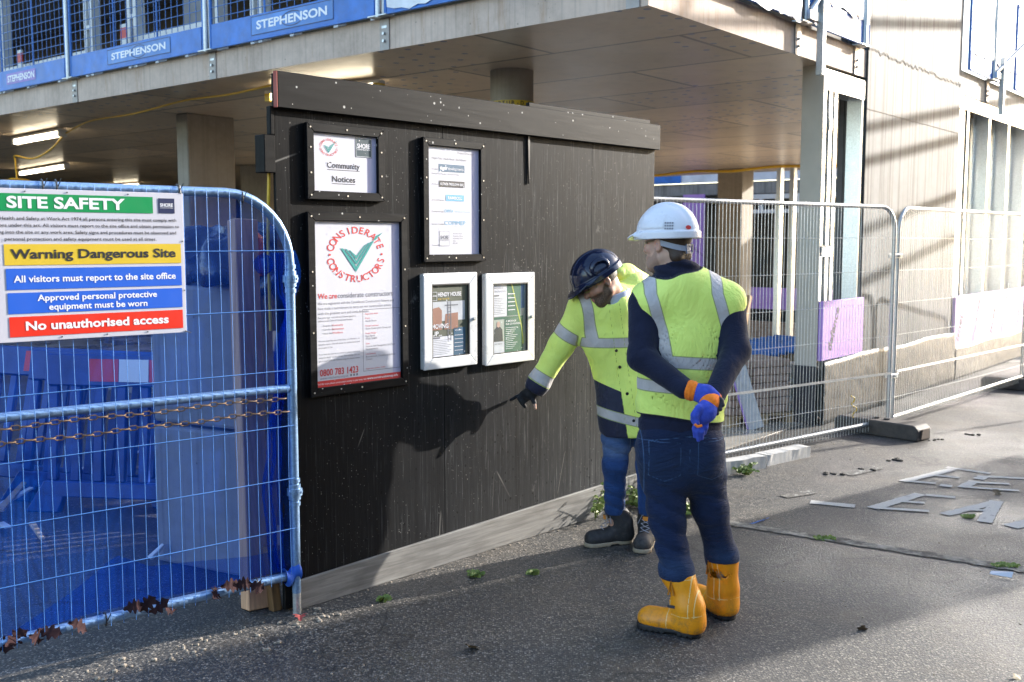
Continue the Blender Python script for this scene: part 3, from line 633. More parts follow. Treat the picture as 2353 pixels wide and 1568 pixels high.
# the wing across the yard
FW = thing("far_wing", "sunlit far wing of the site seen under the slab behind the wire fence", "building", bw(23, 10, -1.25), RB)
def fwbox(name, mat, *bs):
    g = MB()
    for (y0, y1, z0, z1, x0, x1) in bs: g.box(x0, x1, y0, y1, z0+1.25, z1+1.25)
    g.build(name, mat, FW)
fwbox("slab_edge", CONC, (-9, 9, 3.15, 3.52, 0, 6))
fwbox("upper_barrier", simple("white sheeted barrier", (.62, .66, .72), .5, var=.2, vs=2), (-9, 9, 3.54, 4.7, -.05, .0))
fwbox("barrier_panel", BLUEST, (.6, 1.1, 3.54, 4.7, -.1, -.055)); fwbox("barrier_panel", BLUEST, (3.0, 4.2, 3.54, 4.2, -.1, -.055))
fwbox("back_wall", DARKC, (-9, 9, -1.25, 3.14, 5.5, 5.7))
for k in range(14): fwbox("steel_stud", STUD, (-6+k*.95, -5.88+k*.95, .3, 3.1, .02, .14))
fwbox("head_frame", WHITE, (-4, .9, 2.98, 3.12, -.02, .10), (-4, .9, 2.55, 2.66, -.02, .10), *[(-4+k*.6, -3.9+k*.6, 2.66, 2.98, -.02, .10) for k in range(9)])
fwbox("insulation_band", PURP, (-4, .8, -.35, .30, -.06, .01))
fwbox("membrane_band", FOIL, (-6, .8, -.72, -.36, -.04, .0))
fwbox("brick_plinth", m_brick("tan brick plinth", (.40, .28, .20), (.30, .20, .14), (.38, .34, .30)), (-9, 9, -1.25, -.73, -.10, .2))
fwbox("pier", COLC, (2.4, 2.9, -1.25, 3.14, .1, .6)); fwbox("pier", COLC, (-1.1, -.6, -1.25, 3.14, .1, .6))
t = thing("insulation_board", "tall lilac insulation board with printed lettering standing in the yard", "board", bw(22.4, 12.25, -1.25), RB)
g = MB(); g.box(0, .12, -.36, .36, 0, 4.4); g.build("board", PURP, t)
g = MB()
for z in (3.1, 1.9): g.text("isnet", (-.004, 0, z), .13, (0, -.80, -.6), (0, -.6, .8)); g.text("moisture defence", (-.004, 0, z-.35), .09, (0, -.8, -.6), (0, -.6, .8))
g.build("print", simple("violet print", (.13, .06, .22), .6), t)
# ------------------------------------------------------------------ steel infill frames and boards on the right-hand front
def cstud(mb, x, y0, y1, z0, z1, w=.052, flip=1):
    mb.box(x-w/2, x+w/2, y0, y0+.003, z0, z1); mb.box(x-w/2, x+w/2, y1-.003, y1, z0, z1)
    xx = x+flip*(w/2-.0015); mb.box(min(xx, xx+.003), max(xx, xx+.003), y0+.0035, y1-.0035, z0, z1)
    for yy in (y0+.0035, y1-.016): mb.box(x-flip*w/2-.0015, x-flip*w/2+.0015, yy, yy+.0125, z0, z1)
t = thing("stud_frame", "narrow bright steel stud frame between the open bay and the core wall", "steel frame", bw(2.99, 0, 0), RB, "steel infill frames on the right-hand front")
for x, f in ((.03, 1), (.165, 1), (.285, 1), (.955, -1)):
    g = MB(); cstud(g, x, .0, .15, .05, 3.17, .06, f); g.build("stud", STUD, t)
g = MB(); g.box(0, .99, -.006, -.002, 3.07, 3.25); g.box(0, .99, .152, .156, 3.07, 3.25); g.box(0, .99, -.0015, .1515, 3.246, 3.25)
for k in range(40): g.box(.01+k*.0245, .018+k*.0245, -.009, -.0065, 3.08, 3.24)
g.build("head_track", STUD, t)
g = MB(); g.box(.12, .19, -.012, -.004, 2.72, 2.82); g.build("fixing_plate", WHITE, t)
g = MB(); g.box(.02, .26, -.012, -.004, 1.56, 1.66); g.build("fixing_plate", WHITE, t)
g = MB(); g.box(-.022, -.002, -.004, .20, .55, 3.283); g.build("jamb_board", simple("grey cement board", (.47, .42, .35), .7, var=.1, vs=2), t)
g = MB(); g.box(-.028, -.002, -.008, .21, -.005, .548); g.build("membrane_foot", simple("black damp proof membrane", (.012, .013, .02), .4, bump=.2, bs=30), t)
t2 = thing("stud_frame", "wide bright steel stud frame at the right edge, beyond the core wall", "steel frame", bw(7.02, 0, 0), RB, "steel infill frames on the right-hand front")
g = MB(); g.box(.0, .30, .01, .013, .5, 3.36); g.build("web_plate", GALV, t2)
for x in (.42, 1.38, 2.34, 3.30, 4.26, 5.2):
    g = MB(); cstud(g, x, .0, .20, .05, 3.37, .075, 1); g.build("stud", STUD, t2)
for x in (.95, 1.9, 2.85, 3.8):
    g = MB(); g.box(x-.10, x+.14, .35, .354, .05, 3.37); g.box(x-.10, x-.097, .3545, .46, .05, 3.37); g.build("inner_stud", GALV, t2)
g = MB(); g.box(-.01, 6, -.008, -.003, 3.30, 3.458)
g.box(-.01, 6, -.002, .20, 3.454, 3.458); g.build("head_track", STUD, t2)
def board(loc, wd, z0, z1, label, words):
    t = thing("insulation_board", label, "board", loc, RB, "lilac insulation boards on the right-hand front")
    g = MB(); g.box(0, wd, -.055, -.012, z0, z1); g.build("board", PURP, t, bevel=.004)
    g = MB()
    for (s, x, z, h) in words: g.text(s, (x, -.0565, z), h, (.42, 0, .907), (-.907, 0, .42), bold=.03)
    g.build("print", simple("violet board print", (.025, .012, .05), .6), t)
board(bw(2.975, 0), 1.01, .60, 1.15, "lilac board printed defence, left of the core wall behind the wire fence", [("defence", .30, .87, .095)])
board(bw(7.04, 0), 4.6, .38, 1.03, "wide lilac board beyond the core wall behind the wire fence", [("isnet", .25, .62, .13), ("moisture defence", .95, .70, .085), ("isnet", 1.75, .62, .13), ("moisture defence", 2.3, .70, .085), ("isnet", 3.1, .62, .13)])
def foil_wall(loc, wd, z1, label, seed, z0=0):
    rs = np.random.RandomState(seed); g = MB(); nx, nz = int(wd/.07), 12
    for i in range(nx+1):
        for k in range(nz+1):
            f = k/nz; zt = z1+.012*math.sin(i*.23+seed)+rs.uniform(-.004, .004)
            g.v.append((wd*i/nx, -.035-.03*f*(1-f)*4*rs.rand()*.4+rs.uniform(-.004, .004), z0+(zt-z0)*f))
    for i in range(nx):
        for k in range(nz): a = i*(nz+1)+k; g.f.append((a, a+nz+1, a+nz+2, a+1)); g.m.append(0)
    o = g.build("membrane_sheet", FOIL, smooth=True); o.location = tuple(loc); o.rotation_euler = (0, 0, RB); o.modifiers.new("solidify", 'SOLIDIFY').thickness = .003
    tag(o, label, "membrane"); o['group'] = "crinkled membranes along the wall foot"
foil_wall(bw(2.98, 0)-UL*.03, 4.05, .60, "crinkled grey membrane along the foot of the core wall", 4); foil_wall(bw(7.05, 0)-UL*.03, 4.6, .40, "crinkled grey membrane under the wide lilac board", 9)
# ------------------------------------------------------------------ slab edge protection
FOILW = simple("torn white sheeting", (.72, .74, .78), .4, var=.2, vs=3, bump=.6, bs=6, dist=.03)
def edge_panel(loc, rz, W, label, sign=None, zt=1.12, small=False, clad=None):
    t = thing("edge_barrier", label, "edge barrier", loc, rz, "blue mesh edge barriers on the first floor")
    g = MB()
    for k in range(int(W/.105)+1): x = .03+k*(W-.06)/int(W/.105); g.beam((x, 0, .24), (x, 0, zt-.02), .006)
    for k in range(9): z = .29+k*.10; g.beam((.02, -.004, z), (W-.02, -.004, z), .006)
    g.build("wire_mesh", BLUEMESH, t)
    g = MB()
    for x in (.018, W-.018): g.tube([(x, 0, .0), (x, 0, zt)], .017, 8)
    for x in (W*.36, W*.68): g.tube([(x, .004, .2), (x, .004, zt)], .010, 6)
    g.tube([(.02, 0, zt), (W-.02, 0, zt)], .017, 8); g.build("barrier_frame", BLUEST, t, smooth=True)
    g = MB(); g.box(.04, W-.04, -.014, .004, .012, .232); g.box(.04, W-.04, -.024, .006, -.004, .011); g.build("toe_board", BLUEST, t, bevel=.002)
    if clad:
        g = MB(); rs = np.random.RandomState(7); n = 26
        for i in range(n+1):
            for k in range(7): g.v.append((.05+(W-.1)*i/n, -.02-.012*rs.rand(), clad[0]+(clad[1]-clad[0])*k/6+(rs.uniform(-.06, .02) if k == 0 else 0)))
        for i in range(n):
            for k in range(6): a = i*7+k; g.f.append((a, a+7, a+8, a+1)); g.m.append(0)
        g.build("plastic_sheeting", FOILW, t, smooth=True)
    if sign:
        x0, x1, z0, z1 = sign; h = z1-z0
        g = MB(); g.rect(x0, x1, z0, z1, -.0165); g.build("name_plate", simple("printed name plate", (.05, .20, .55), .4, var=.25, vs=3, grime=.2, gcol=(.25, .3, .4)) if not small else simple("violet name plate", (.20, .12, .48), .4), t)
        if not small:
            g = MB()
            for a in ((x0, x1, z0, z0+.006), (x0, x1, z1-.006, z1), (x0, x0+.006, z0, z1), (x1-.006, x1, z0, z1)): g.rect(*a, -.0178)
            cx, cz = (x0+x1)/2+.02, (z0+z1)/2
            pr = [(cx+.15*math.cos(a*.2618), cz+.062*math.sin(a*.2618)) for a in range(24)]
            for a in range(24):
                if 3 <= a % 24 <= 21:
                    p, q = pr[a], pr[(a+1) % 24]; g.beam((p[0], -.0178, p[1]), (q[0], -.0178, q[1]), .001, .008)
            g.build("plate_border", NAVY2, t)
        g = MB(); g.text("STEPHENSON", ((x0+x1)/2, -.0185, z0+h*(.30 if not small else .22)), h*(.42 if not small else .56), w=(x1-x0)*(.86 if not small else .92), bold=.03); g.build("plate_lettering", WHP, t)
    return t
LR = RB-R(90)
def lpt(l): return bw(-.055, l, 3.552)
edge_panel(lpt(7.62), LR, 2.60, "blue mesh edge barrier with a framed name plate, middle of the left-hand front", (.82, 2.03, .048, .205))
edge_panel(lpt(4.93), LR, 2.36, "blue mesh edge barrier with the name plate nearest the slab corner", (.67, 1.82, .045, .215))
edge_panel(lpt(10.2), LR, 2.50, "blue mesh edge barrier with a small violet name plate at the left edge", (1.04, 1.78, .06, .19), small=True)
edge_panel(lpt(12.75), LR, 2.45, "farthest blue mesh edge barrier on the left-hand front")
edge_panel(lpt(2.5), LR, 2.42, "blue mesh edge barrier ending at the slab corner, without a plate", clad=(.05, .34))
edge_panel(bw(.2, -.055, 3.552), RB, 2.12, "edge barrier wrapped in torn white sheeting right of the slab corner", clad=(.02, 1.0))
edge_panel(bw(2.52, -.055, 3.552), RB, 1.36, "short blue edge barrier against the core wall", clad=(.25, 1.05))
edge_panel(bw(7.08, -.075, 3.745), RB, 2.0, "sheeted edge barrier just beyond the core wall", clad=(.24, 1.1))
edge_panel(bw(9.2, -.075, 3.745), RB, 2.2, "sheeted edge barrier at the top right corner", clad=(.22, 1.1))
def edge_post(loc, rz, label, brace=None, side=1):
    t = thing("edge_post", label, "barrier post", loc, rz, "bracketed barrier posts along the slab edge")
    g = MB(); g.tube([(0, -.075, -.01), (0, -.075, 1.35)], .026, 12); g.build("post", GALV, t, smooth=True)
    g = MB(); g.box(-.055, .055, -.012, -.001, -.265, -.005); g.build("bracket_plate", simple("dull steel plate", (.30, .27, .25), .5, .4, grime=.5, gcol=(.22, .12, .06)), t, bevel=.002)
    g = MB()
    for z in (-.13, -.19): g.tube([(0, -.011, z), (0, -.030, z)], .013, 6)
    g.box(-.03, .03, -.0135, -.0125, -.085, -.065); g.build("anchor_bolt", GALV, t)
    g = MB(); g.box(-.11, .11, -.10, -.001, -.004, .008); g.build("foot_plate", GALV, t, bevel=.002)
    if brace:
        g = MB(); g.tube([(.03, -.10, .10), brace], .024, 10); g.build("brace_tube", GALV, t, smooth=True)
        g = MB(); g.box(.17, .23, -.16, -.10, -.42, .30); g.box(-.03, .26, -.13, -.09, .02, .10); g.build("brace_clamp", GALV, t, bevel=.004)
    return t
for l, lb in ((7.64, "left of the framed name plate"), (4.97, "between the two large name plates"), (2.55, "right of the name plate nearest the corner"), (10.22, "at the left edge of the picture"), (.12, "at the slab corner")):
    edge_post(bw(0, l, 3.545), LR, "galvanised barrier post on the left-hand front, "+lb)
edge_post(bw(2.38, 0, 3.545), RB, "braced barrier post right of the torn white sheeting", (1.3, -.35, 1.35))
edge_post(bw(3.72, 0, 3.545), RB, "barrier post next to the left edge of the core wall")
edge_post(bw(8.1, -.022, 3.742), RB, "braced barrier post beyond the core wall", (2.3, -.6, 1.5))
edge_post(bw(10.2, -.022, 3.742), RB, "barrier post at the top right corner")
# framing, sheets and boards standing on the first floor behind the mesh
def upper_frame(l0, l1, sill, label):
    L = l0-l1; t = thing("window_frame_studs", label, "steel frame", bw(.62, l0, 3.546), LR, "pale stud frames on the first floor")
    g = MB()
    for x in (.03, .16, L-.16, L-.03): g.box(x-.03, x+.03, 0, .12, 0, 2.9)
    g.build("stud", WHITE, t)
    g = MB(); g.box(.19, L-.19, 0, .12, sill, sill+.09); g.build("sill_track", WHITE, t)
    g = MB()
    for x in (L*.33, L*.66): g.box(x-.03, x+.03, .005, .115, 0, sill-.002)
    g.build("cripple_stud", WHITE, t)
    g = MB(); g.box(.06, .13, .002, .118, .75, .80); g.box(L-.13, L-.06, .002, .118, .75, .80); g.build("bridging", WHITE, t)
upper_frame(10.9, 8.35, .42, "pale stud frame with a low sill at the top left edge"); upper_frame(7.55, 5.75, .44, "pale stud frame with a low sill above the framed name plate"); upper_frame(5.2, 3.2, .30, "pale stud frame above the name plate nearest the corner")
t = thing("wall_board", "dull grey board standing on the first floor behind the mesh", "board", bw(.95, 6.9, 3.546), LR); g = MB(); g.box(0, .75, 0, .02, 0, 2.4); g.build("board", simple("grey sheathing board", (.22, .22, .23), .7), t)
t = thing("wall_board", "brown board leaning behind the low sill on the first floor", "board", bw(1.15, 6.75, 3.546), LR); g = MB(); g.box(.1, .62, 0, .02, 0, .62); g.build("board", PLYW, t)
for l, lb in ((10.05, "red and white tape roll mark on the stud at the top left edge"), (7.5, "red and white tape mark behind the second barrier post")):
    t = thing("warning_marker", lb, "marker", bw(.5, l, 3.55), LR); g = MB(); g.box(0, .12, 0, .015, .38, .66); g.build("white_part", WHITE, t); g = MB(); g.box(-.001, .121, -.001, .016, .50, .62); g.build("red_part", RED, t)
# ------------------------------------------------------------------ strip lights and site cable
LAMP = m_emit("lit fluorescent tube", (1.0, .86, .62), 3.0)
def strip(p, q, label, body=YELP):
    p, q = Vector(p), Vector(q); L = (q-p).length; rz = math.atan2((q-p).y, (q-p).x)
    t = thing("strip_light", label, "strip light", p, rz, "lit strip lights under the slab")
    g = MB(); g.tube([(.05, 0, -.065), (L-.05, 0, -.065)], .040, 12); g.build("tube_cover", LAMP, t, smooth=True)
    g = MB(); g.box(0, L, -.05, .05, -.030, -.001); g.build("light_body", WHITE, t)
    g = MB()
    for x in (0, L-.07): g.box(x, x+.07, -.052, .052, -.11, -.031)
    g.build("end_cap", body, t)
    return t
strip(bw(1.33, 12.0, 3.26), bw(1.16, 10.2, 3.26), "nearest lit strip light with yellow cable looped below it", WHITE)
strip(bw(4.8, 19.2, 3.26), bw(4.32, 16.2, 3.26), "lit strip light deeper inside, under the nearest one", WHITE)
strip(bw(.75, 5.1, 3.26), bw(.97, 3.62, 3.26), "lit strip light with a yellow end showing above the hoarding")
for (r, l) in ((9, 22),): strip(bw(r, l+.7, 3.26), bw(r, l-.7, 3.26), "lit strip light far back in the dark left bay")
def cable(name, pts, label, r=.012, mat=None):
    P = [Vector(p) for p in pts]; out = []
    for i in range(len(P)-1):
        a, b, c, d = P[max(i-1, 0)], P[i], P[i+1], P[min(i+2, len(P)-1)]
        for k in range(8):
            t = k/8; out.append(.5*((2*b)+(c-a)*t+(2*a-5*b+4*c-d)*t*t+(3*b-a-3*c+d)*t**3))
    out.append(P[-1]); g = MB(); g.tube(out, r, 6); o = g.build(name, mat or YCAB, smooth=True); return tag(o, label, "cable")
cable("site_cable", [bw(1.2, 10.2, 3.20), bw(.9, 9, 3.25), bw(.7, 7.6, 3.22), bw(.6, 6.4, 3.26), bw(.5, 5.4, 3.23), bw(.45, 4.4, 3.26)], "yellow cable clipped along the soffit left of the hoarding")
cable("site_cable", [bw(14.3, 9.6, 3.24), bw(14.1, 8.6, 3.18), bw(14.2, 7.6, 3.24), bw(14.0, 6.6, 3.19), bw(14.1, 5.6, 3.25), bw(14, 4.4, 3.2), bw(14, 3, 3.24)], "yellow cable along the far edge of the soffit", .03)
cable("site_cable", [bw(1.18, 10.25, 3.16), bw(1.15, 10.6, 2.98), bw(1.2, 11.2, 2.90), bw(1.28, 11.9, 2.98), bw(1.32, 12.0, 2.9), bw(1.3, 11.95, 2.6), bw(1.25, 12.05, 2.2), bw(1.3, 12.1, 1.4)], "yellow cable hanging in a loop from the nearest strip light")
random.seed(4); q = []
c0 = bw(1.2, 11.75, 2.48)
for k in range(44): a = k*.62; q.append(c0+Vector((math.cos(a)*(.16+.05*math.sin(k)), .08*math.sin(k*1.7), math.sin(a)*(.20+.05*math.cos(k*1.3))-.004*k)))
cable("cable_coil", q, "tangled coil of yellow cable under the nearest strip light", .012)
cable("site_cable", [HA+Vector((-.105*.683-.03, -.105*.731+.02, 2.0)), HA+Vector((-.105*.683-.04, -.105*.731+.02, 1.7)), HA+Vector((-.105*.683-.038, -.105*.731+.02, 1.3))], "yellow cable running down the left edge of the hoarding", .008)
# ------------------------------------------------------------------ blue netted fence on the left
FA = math.atan2(.65, .76); FP = Vector((-.986, 4.565, 0)); FD = Vector((.76, .65, 0)); FN = Vector((.65, -.76, 0))
def lf(x, y, z): return FP+FD*x-FN*y+Vector((0, 0, z))
NF = thing("netted_fence", "galvanised mesh fence panel lined with blue debris netting, left of the hoarding", "fence panel", FP, FA)
BT = m_galv("bluish galvanised tube", (.22, .36, .58), .34, .25, .6)
g = MB(); cr = [(-.30+.30*math.sin(a*R(9)), 0, 1.60+.305*math.cos(a*R(9))) for a in range(11)]
g.tube([(-3.45, 0, 1.905)]+cr+[(0, 0, 1.5), (0, 0, .10)], .0205, 12)
g.tube([(-3.45, 0, 1.905), (-3.45, 0, .02)], .0205, 10); g.tube([(-3.43, .001, .185), (-.02, .001, .185)], .0205, 12); g.tube([(-3.43, .001, 1.045), (-.02, .001, 1.045)], .0190, 12); g.build("tube_frame", BT, NF, smooth=True)
g = MB(); g.tube([(0, 0, 0), (0, 0, .11)], .0195, 12); g.build("post_foot", GALV, NF, smooth=True)
for z in (1.535, .57):
    g = MB(); g.tube([(0, 0, z-.035), (0, 0, z+.035)], .027, 14); g.tube([(0, 0, z-.016), (0, 0, z+.016)], .034, 14)
    for k in range(5): a = R(200+k*35); g.tube([(.033*math.cos(a), .033*math.sin(a), z), (.037*math.cos(a), .037*math.sin(a), z)], .006, 6)
    g.tube([(0, 0, z+.045), (0, 0, z+.062)], .025, 14); g.tube([(0, 0, z-.062), (0, 0, z-.045)], .025, 14); g.build("coupler", BT, NF, smooth=True)
g = MB(); random.seed(11)
for k in range(68):
    x = -3.42+k*.0505; zt = 1.905 if x < -.29 else 1.60+.305*math.sqrt(max(0, 1-((x+.30)/.30)**2)); dx = random.uniform(-.004, .004)
    g.tube([(x, -.023, .16), (x+dx, -.024, .7), (x-dx*.6, -.024, 1.2), (x, -.023, zt+.012)], .0012, 5)
for z in (1.66, 1.40, 1.13, .88, .64, .41): g.tube([(-3.44, -.0265, z), (-1.8, -.027, z-.006), (-.01, -.0265, z)], .0019, 5)
g.build("wire_mesh", simple("blue tinted wire", (.05, .17, .44), .45, .2, var=.1), NF, smooth=True)
def sheetmesh(nx, nz, fn):
    g = MB()
    for i in range(nx+1):
        for k in range(nz+1): g.v.append(tuple(fn(i/nx, k/nz)))
    for i in range(nx):
        for k in range(nz): a = i*(nz+1)+k; g.f.append((a, a+nz+1, a+nz+2, a+1)); g.m.append(0)
    return g
def netfn(u, v):
    x = -3.45+3.47*u; z = .20+1.715*v; top = 1.918 if x < -.29 else 1.60+.318*math.sqrt(max(0, 1-((x+.30)/.322)**2)); z = .20+(top-.20)*v
    return x, .032+.010*math.sin(x*7+z*3)+.006*math.sin(x*17-z*9)+.02*(1-v)*math.sin(x*2.3)**2, z
sheetmesh(90, 36, netfn).build("debris_netting", NET, NF, smooth=True)
def lowfn(u, v):
    x = -3.45+3.44*u; k = abs(x+.80); top = .43-.245*min(1, k/.42)**.8
    if x > -.80: top = .43-.07*min(1, k/.15)-.06*min(1, k/.6)
    return x, .052+.008*math.sin(x*9), .175+(top-.175)*v
sheetmesh(80, 8, lowfn).build("netting_hem", NET, NF, smooth=True)
def bunch(u, v):
    z = .20+1.45*v; wd = .065+.03*math.sin(v*7)-.05*math.exp(-((v-.82)/.05)**2); x = -.02-wd*u*(1 if v < .9 else .8)
    return x-.02*math.sin(v*5), .05+.03*math.sin(u*16+v*5)+.012*math.sin(v*30), z
sheetmesh(28, 40, bunch).build("netting_bunch", NET, NF, smooth=True)
def knot(u, v):
    a = u*math.pi*2; r = .040*math.sin(v*math.pi)**.6*(1+.25*math.sin(a*5)); return -.115+r*math.cos(a), .02+r*.6*math.sin(a), 1.60+.10*(v-.5)+.1*(u-.5)*0
sheetmesh(22, 8, knot).build("netting_knot", NET, NF, smooth=True)
def flap(u, v): return .022+.026*math.sin(v*math.pi)*(.4+.6*u), .02-.03*u, 1.46+.20*v
sheetmesh(4, 10, flap).build("netting_flap", NET, NF, smooth=True)
def wrapn(u, v): a = u*2*math.pi; return -.06+.075*v+.0*u, .028*math.cos(a)*(1+.2*math.sin(v*9)), .19+.036*math.sin(a)-.02*math.sin(v*6)
sheetmesh(16, 6, wrapn).build("netting_wrap", simple("dense blue netting", (.015, .10, .50), .7, bump=.4, bs=40), NF, smooth=True)
for x, z in ((-.98, 1.905), (-1.03, 1.905), (-.505, 1.905), (-.225, 1.885), (-.20, .185), (-.86, .185)):
    g = MB(); g.tube([(x+.024*math.cos(R(a))*.12, .027*math.cos(R(a)), z+.027*math.sin(R(a))) for a in range(0, 361, 30)], .0032, 5); g.tube([(x, -.027, z), (x+.012, -.034, z+.03)], .002, 4); g.build("cable_tie", TIE, NF, smooth=True)
# rusty chain slung along the middle rail
CHN = simple("rusty chain", (.16, .10, .06), .6, .5, var=.3)
t = thing("chain", "rusty thin chain slung along the middle rail of the blue fence", "chain", lf(0, 0, .98), FA)
g = MB()
for k in range(92):
    x = -3.3+k*.0355; z = .03 - (.0 if k > 0 else 0)+.004*math.sin(k*.4); pl = k % 2
    pts = [(x+.022*math.cos(R(a)), -.030+(.010*math.sin(R(a)) if pl else 0), z+(0 if pl else .010*math.sin(R(a)))) for a in range(0, 361, 60)]
    g.tube(pts, .0026, 4, caps=False)
g.build("chain_links", CHN, t, smooth=True)
t = thing("chain", "second rusty chain hanging just below the middle rail of the blue fence", "chain", lf(0, 0, .98), FA)
g = MB()
for k in range(60):
    x = -2.15+k*.0355; z = -.03-.000*k+.004*math.sin(k*.5); pl = k % 2
    pts = [(x+.022*math.cos(R(a)), -.030+(.010*math.sin(R(a)) if pl else 0), z+(0 if pl else .010*math.sin(R(a)))) for a in range(0, 361, 60)]
    g.tube(pts, .0026, 4, caps=False)
g.build("chain_links", CHN, t, smooth=True)
# site safety sign
t = thing("safety_sign", "white site safety sign with green, yellow, blue and red bands on the blue fence", "sign", lf(-.497, -.03, 1.327), FA)
def S(x): return x+.497
def Z(z): return z-1.327
g = MB(); g.box(S(-1.40), 0, -.004, 0, 0, .567); g.build("sign_board", SIGNW, t, bevel=.001)
ys = -.0052
for nm, mt, bx in (("green_band", GREENP, (-1.37, -.622, 1.811, 1.876)), ("yellow_band", YELP, (-1.181, -.512, 1.612, 1.690)), ("blue_band", BLUEP, (-1.178, -.512, 1.521, 1.600)), ("blue_band", BLUEP, (-1.176, -.512, 1.432, 1.510)), ("red_band", REDP, (-1.174, -.512, 1.346, 1.421))):
    g = MB(); g.rect(S(bx[0]), S(bx[1]), Z(bx[2]), Z(bx[3]), ys); g.build(nm, mt, t)
yt = ys-.0008; SBLK = simple("sign black", (.03, .03, .035), .4, bump=0)
for (s_, x, z, h, wd, al, bo, mt) in (("SITE SAFETY", -1.165, 1.824, .040, .432, 'l', .03, WHP), ("All visitors must report to the site office", -.845, 1.549, .024, .615, 'c', .02, WHP), ("Approved personal protective", -.845, 1.478, .0225, .455, 'c', .02, WHP), ("equipment must be worn", -.845, 1.443, .0225, .375, 'c', .02, WHP), ("No unauthorised access", -.845, 1.370, .031, .545, 'c', .03, WHP),
        ("Warning Dangerous Site", -.847, 1.637, .033, .625, 'c', .028, SBLK), ("Under the Health and Safety at Work Act 1974 all persons entering this site must comply with", -.528, 1.779, .0118, .75, 'r', .012, SBLK), ("all regulations under this act. All visitors must report to the site office and obtain permission to", -.517, 1.7537, .0118, .76, 'r', .012, SBLK),
        ("enter before coming into the site or any work area. Safety signs and procedures must be observed and", -.53, 1.7284, .0118, .81, 'r', .012, SBLK), ("personal protection and safety equipment must be used at all times.", -.612, 1.7031, .0118, .565, 'r', .012, SBLK)):
    g = MB(); g.text(s_, (S(x), yt, Z(z)), h, align=al, w=wd, bold=bo); g.build("lettering_line", mt, t)
g = MB(); g.rect(S(-.600), S(-.533), Z(1.812), Z(1.872), ys); g.build("builder_panel", NAVY2, t)
g = MB(); g.text("SHORE", (S(-.5665), yt, Z(1.839)), .013, w=.053, bold=.025); g.text("CONSTRUCTION", (S(-.5665), yt, Z(1.832)), .004, w=.053); g.build("builder_name", WHP, t)
g = MB()
for x, z in ((-.95, 1.884), (-.72, 1.884), (-1.1, 1.884), (-.505, 1.70), (-.502, 1.5), (-.66, 1.338), (-.82, 1.338), (-.99, 1.338)): g.tube([(S(x), -.0045, Z(z)), (S(x), -.0062, Z(z))], .0028, 8)
g.build("rivet", INK, t)
g = MB(); g.tube([(-.008, -.006, .006), (.016, -.008, -.003)], .0022, 5); g.tube([(-.008, -.005, .565), (-.006, .01, .60)], .0022, 5); g.build("cable_tie", TIE, t)
# oak leaves caught on the bottom rail
LEAF = NT("wet oak leaf"); LEAF.fin(LEAF.mix(LEAF.ramp(LEAF.noise(30, 4), [(.3, 0), (.7, 1)]), (.018, .009, .011), (.045, .022, .022)), .85, 0, .1); LEAF = LEAF.mat
def leaf_mesh(seed, L=.10):
    rs = np.random.RandomState(seed); g = MB(); n = 14
    for i in range(n+1):
        f = i/n; wv = .028*math.sin(math.pi*min(1, f*1.02))**.7*(1+.42*math.sin(f*26))*(.6+.6*f if f < .6 else 1.0)
        cur = .018*math.sin(f*3+seed)
        for sg in (-1, 0, 1): g.v.append((f*L-.5*L, sg*wv+rs.uniform(-.001, .001), cur+abs(sg)*.008*math.sin(seed+f*2)))
    for i in range(n):
        for k in (0, 1): a = 3*i+k; g.f.append((a, a+3, a+4, a+1)); g.m.append(0)
    return g
random.seed(21); lfx = [-.28, -.335, -.40, -.60, -.655, -.70, -.76, -.98, -1.13, -1.20, -1.255, -1.08, -.22]
lnames = ["purple brown oak leaf on the blue fence's bottom rail"]
for i, x in enumerate(lfx):
    o = leaf_mesh(i, random.uniform(.07, .105)).build("oak_leaf", LEAF, smooth=True); o.location = lf(x, -.032, .20+random.uniform(-.02, .02)); o.rotation_euler = (R(60+random.uniform(-20, 25)), random.uniform(-.6, .6), FA+random.uniform(-.4, .4)); tag(o, lnames[0], "leaf", "oak leaves caught on the bottom rail")
# ------------------------------------------------------------------ wire fence panels on the right
ZW = (1.73, 1.44, 1.15, .86, .53, .29)
def wire_fence(loc, rz, W, label, zb=.10):
    t = thing("wire_fence", label, "fence panel", loc, rz, "galvanised wire fence panels on the right"); cr = .20
    g = MB(); arcL = [(cr-cr*math.cos(a*R(10)), 0, 1.80+cr*math.sin(a*R(10))) for a in range(10)]; arcR = [(W-x, 0, z) for x, _, z in reversed(arcL)]
    g.tube([(0, 0, .03)]+arcL+arcR+[(W, 0, .03)], .0185, 12); g.tube([(.01, .001, zb), (W-.01, .001, zb+.05)], .0185, 10); g.build("tube_frame", FTUBE, t, smooth=True)
    g = MB(); n = int(W/.0405); random.seed(int(W*100)+int(loc[0]*10))
    for k in range(1, n):
        x = k*W/n; e = min(x, W-x); zt = 2.0 if e > cr else 1.80+cr*math.sqrt(max(0, 1-((cr-e)/cr)**2)); j = random.uniform(-.003, .003)
        g.tube([(x, -.020, zb-.015), (x+j, -.021, .9), (x, -.020, zt-.012), (x+.004, -.012, zt+.016), (x+.016, .010, zt+.019), (x+.020, .020, zt-.002)], .0017, 4)
    for z in ZW:
        g.tube([(0, -.0225, z), (W*.5, -.023, z-.006), (W, -.0225, z)], .0019, 4)
        for k in range(0, n): g.tube([(k*W/n-.002, -.0235, z-.004), (k*W/n+.006, -.0215, z+.004)], .0016, 3)
    g.build("wire_infill", m_galv("fence wire", (.66, .66, .64), .35, .15, .55), t, smooth=True)
    g = MB(); g.box(.02, W-.02, -.027, -.0245, .515, .535); g.build("stiffening_strap", GALV, t)
    return t
p1e = Vector((3.39, 9.14, 0)); a1 = math.atan2(.60, .80); wire_fence(p1e-Vector((.80, .60, 0))*3.45, a1, 3.45, "nearest wire fence panel, partly behind the right man", .045)
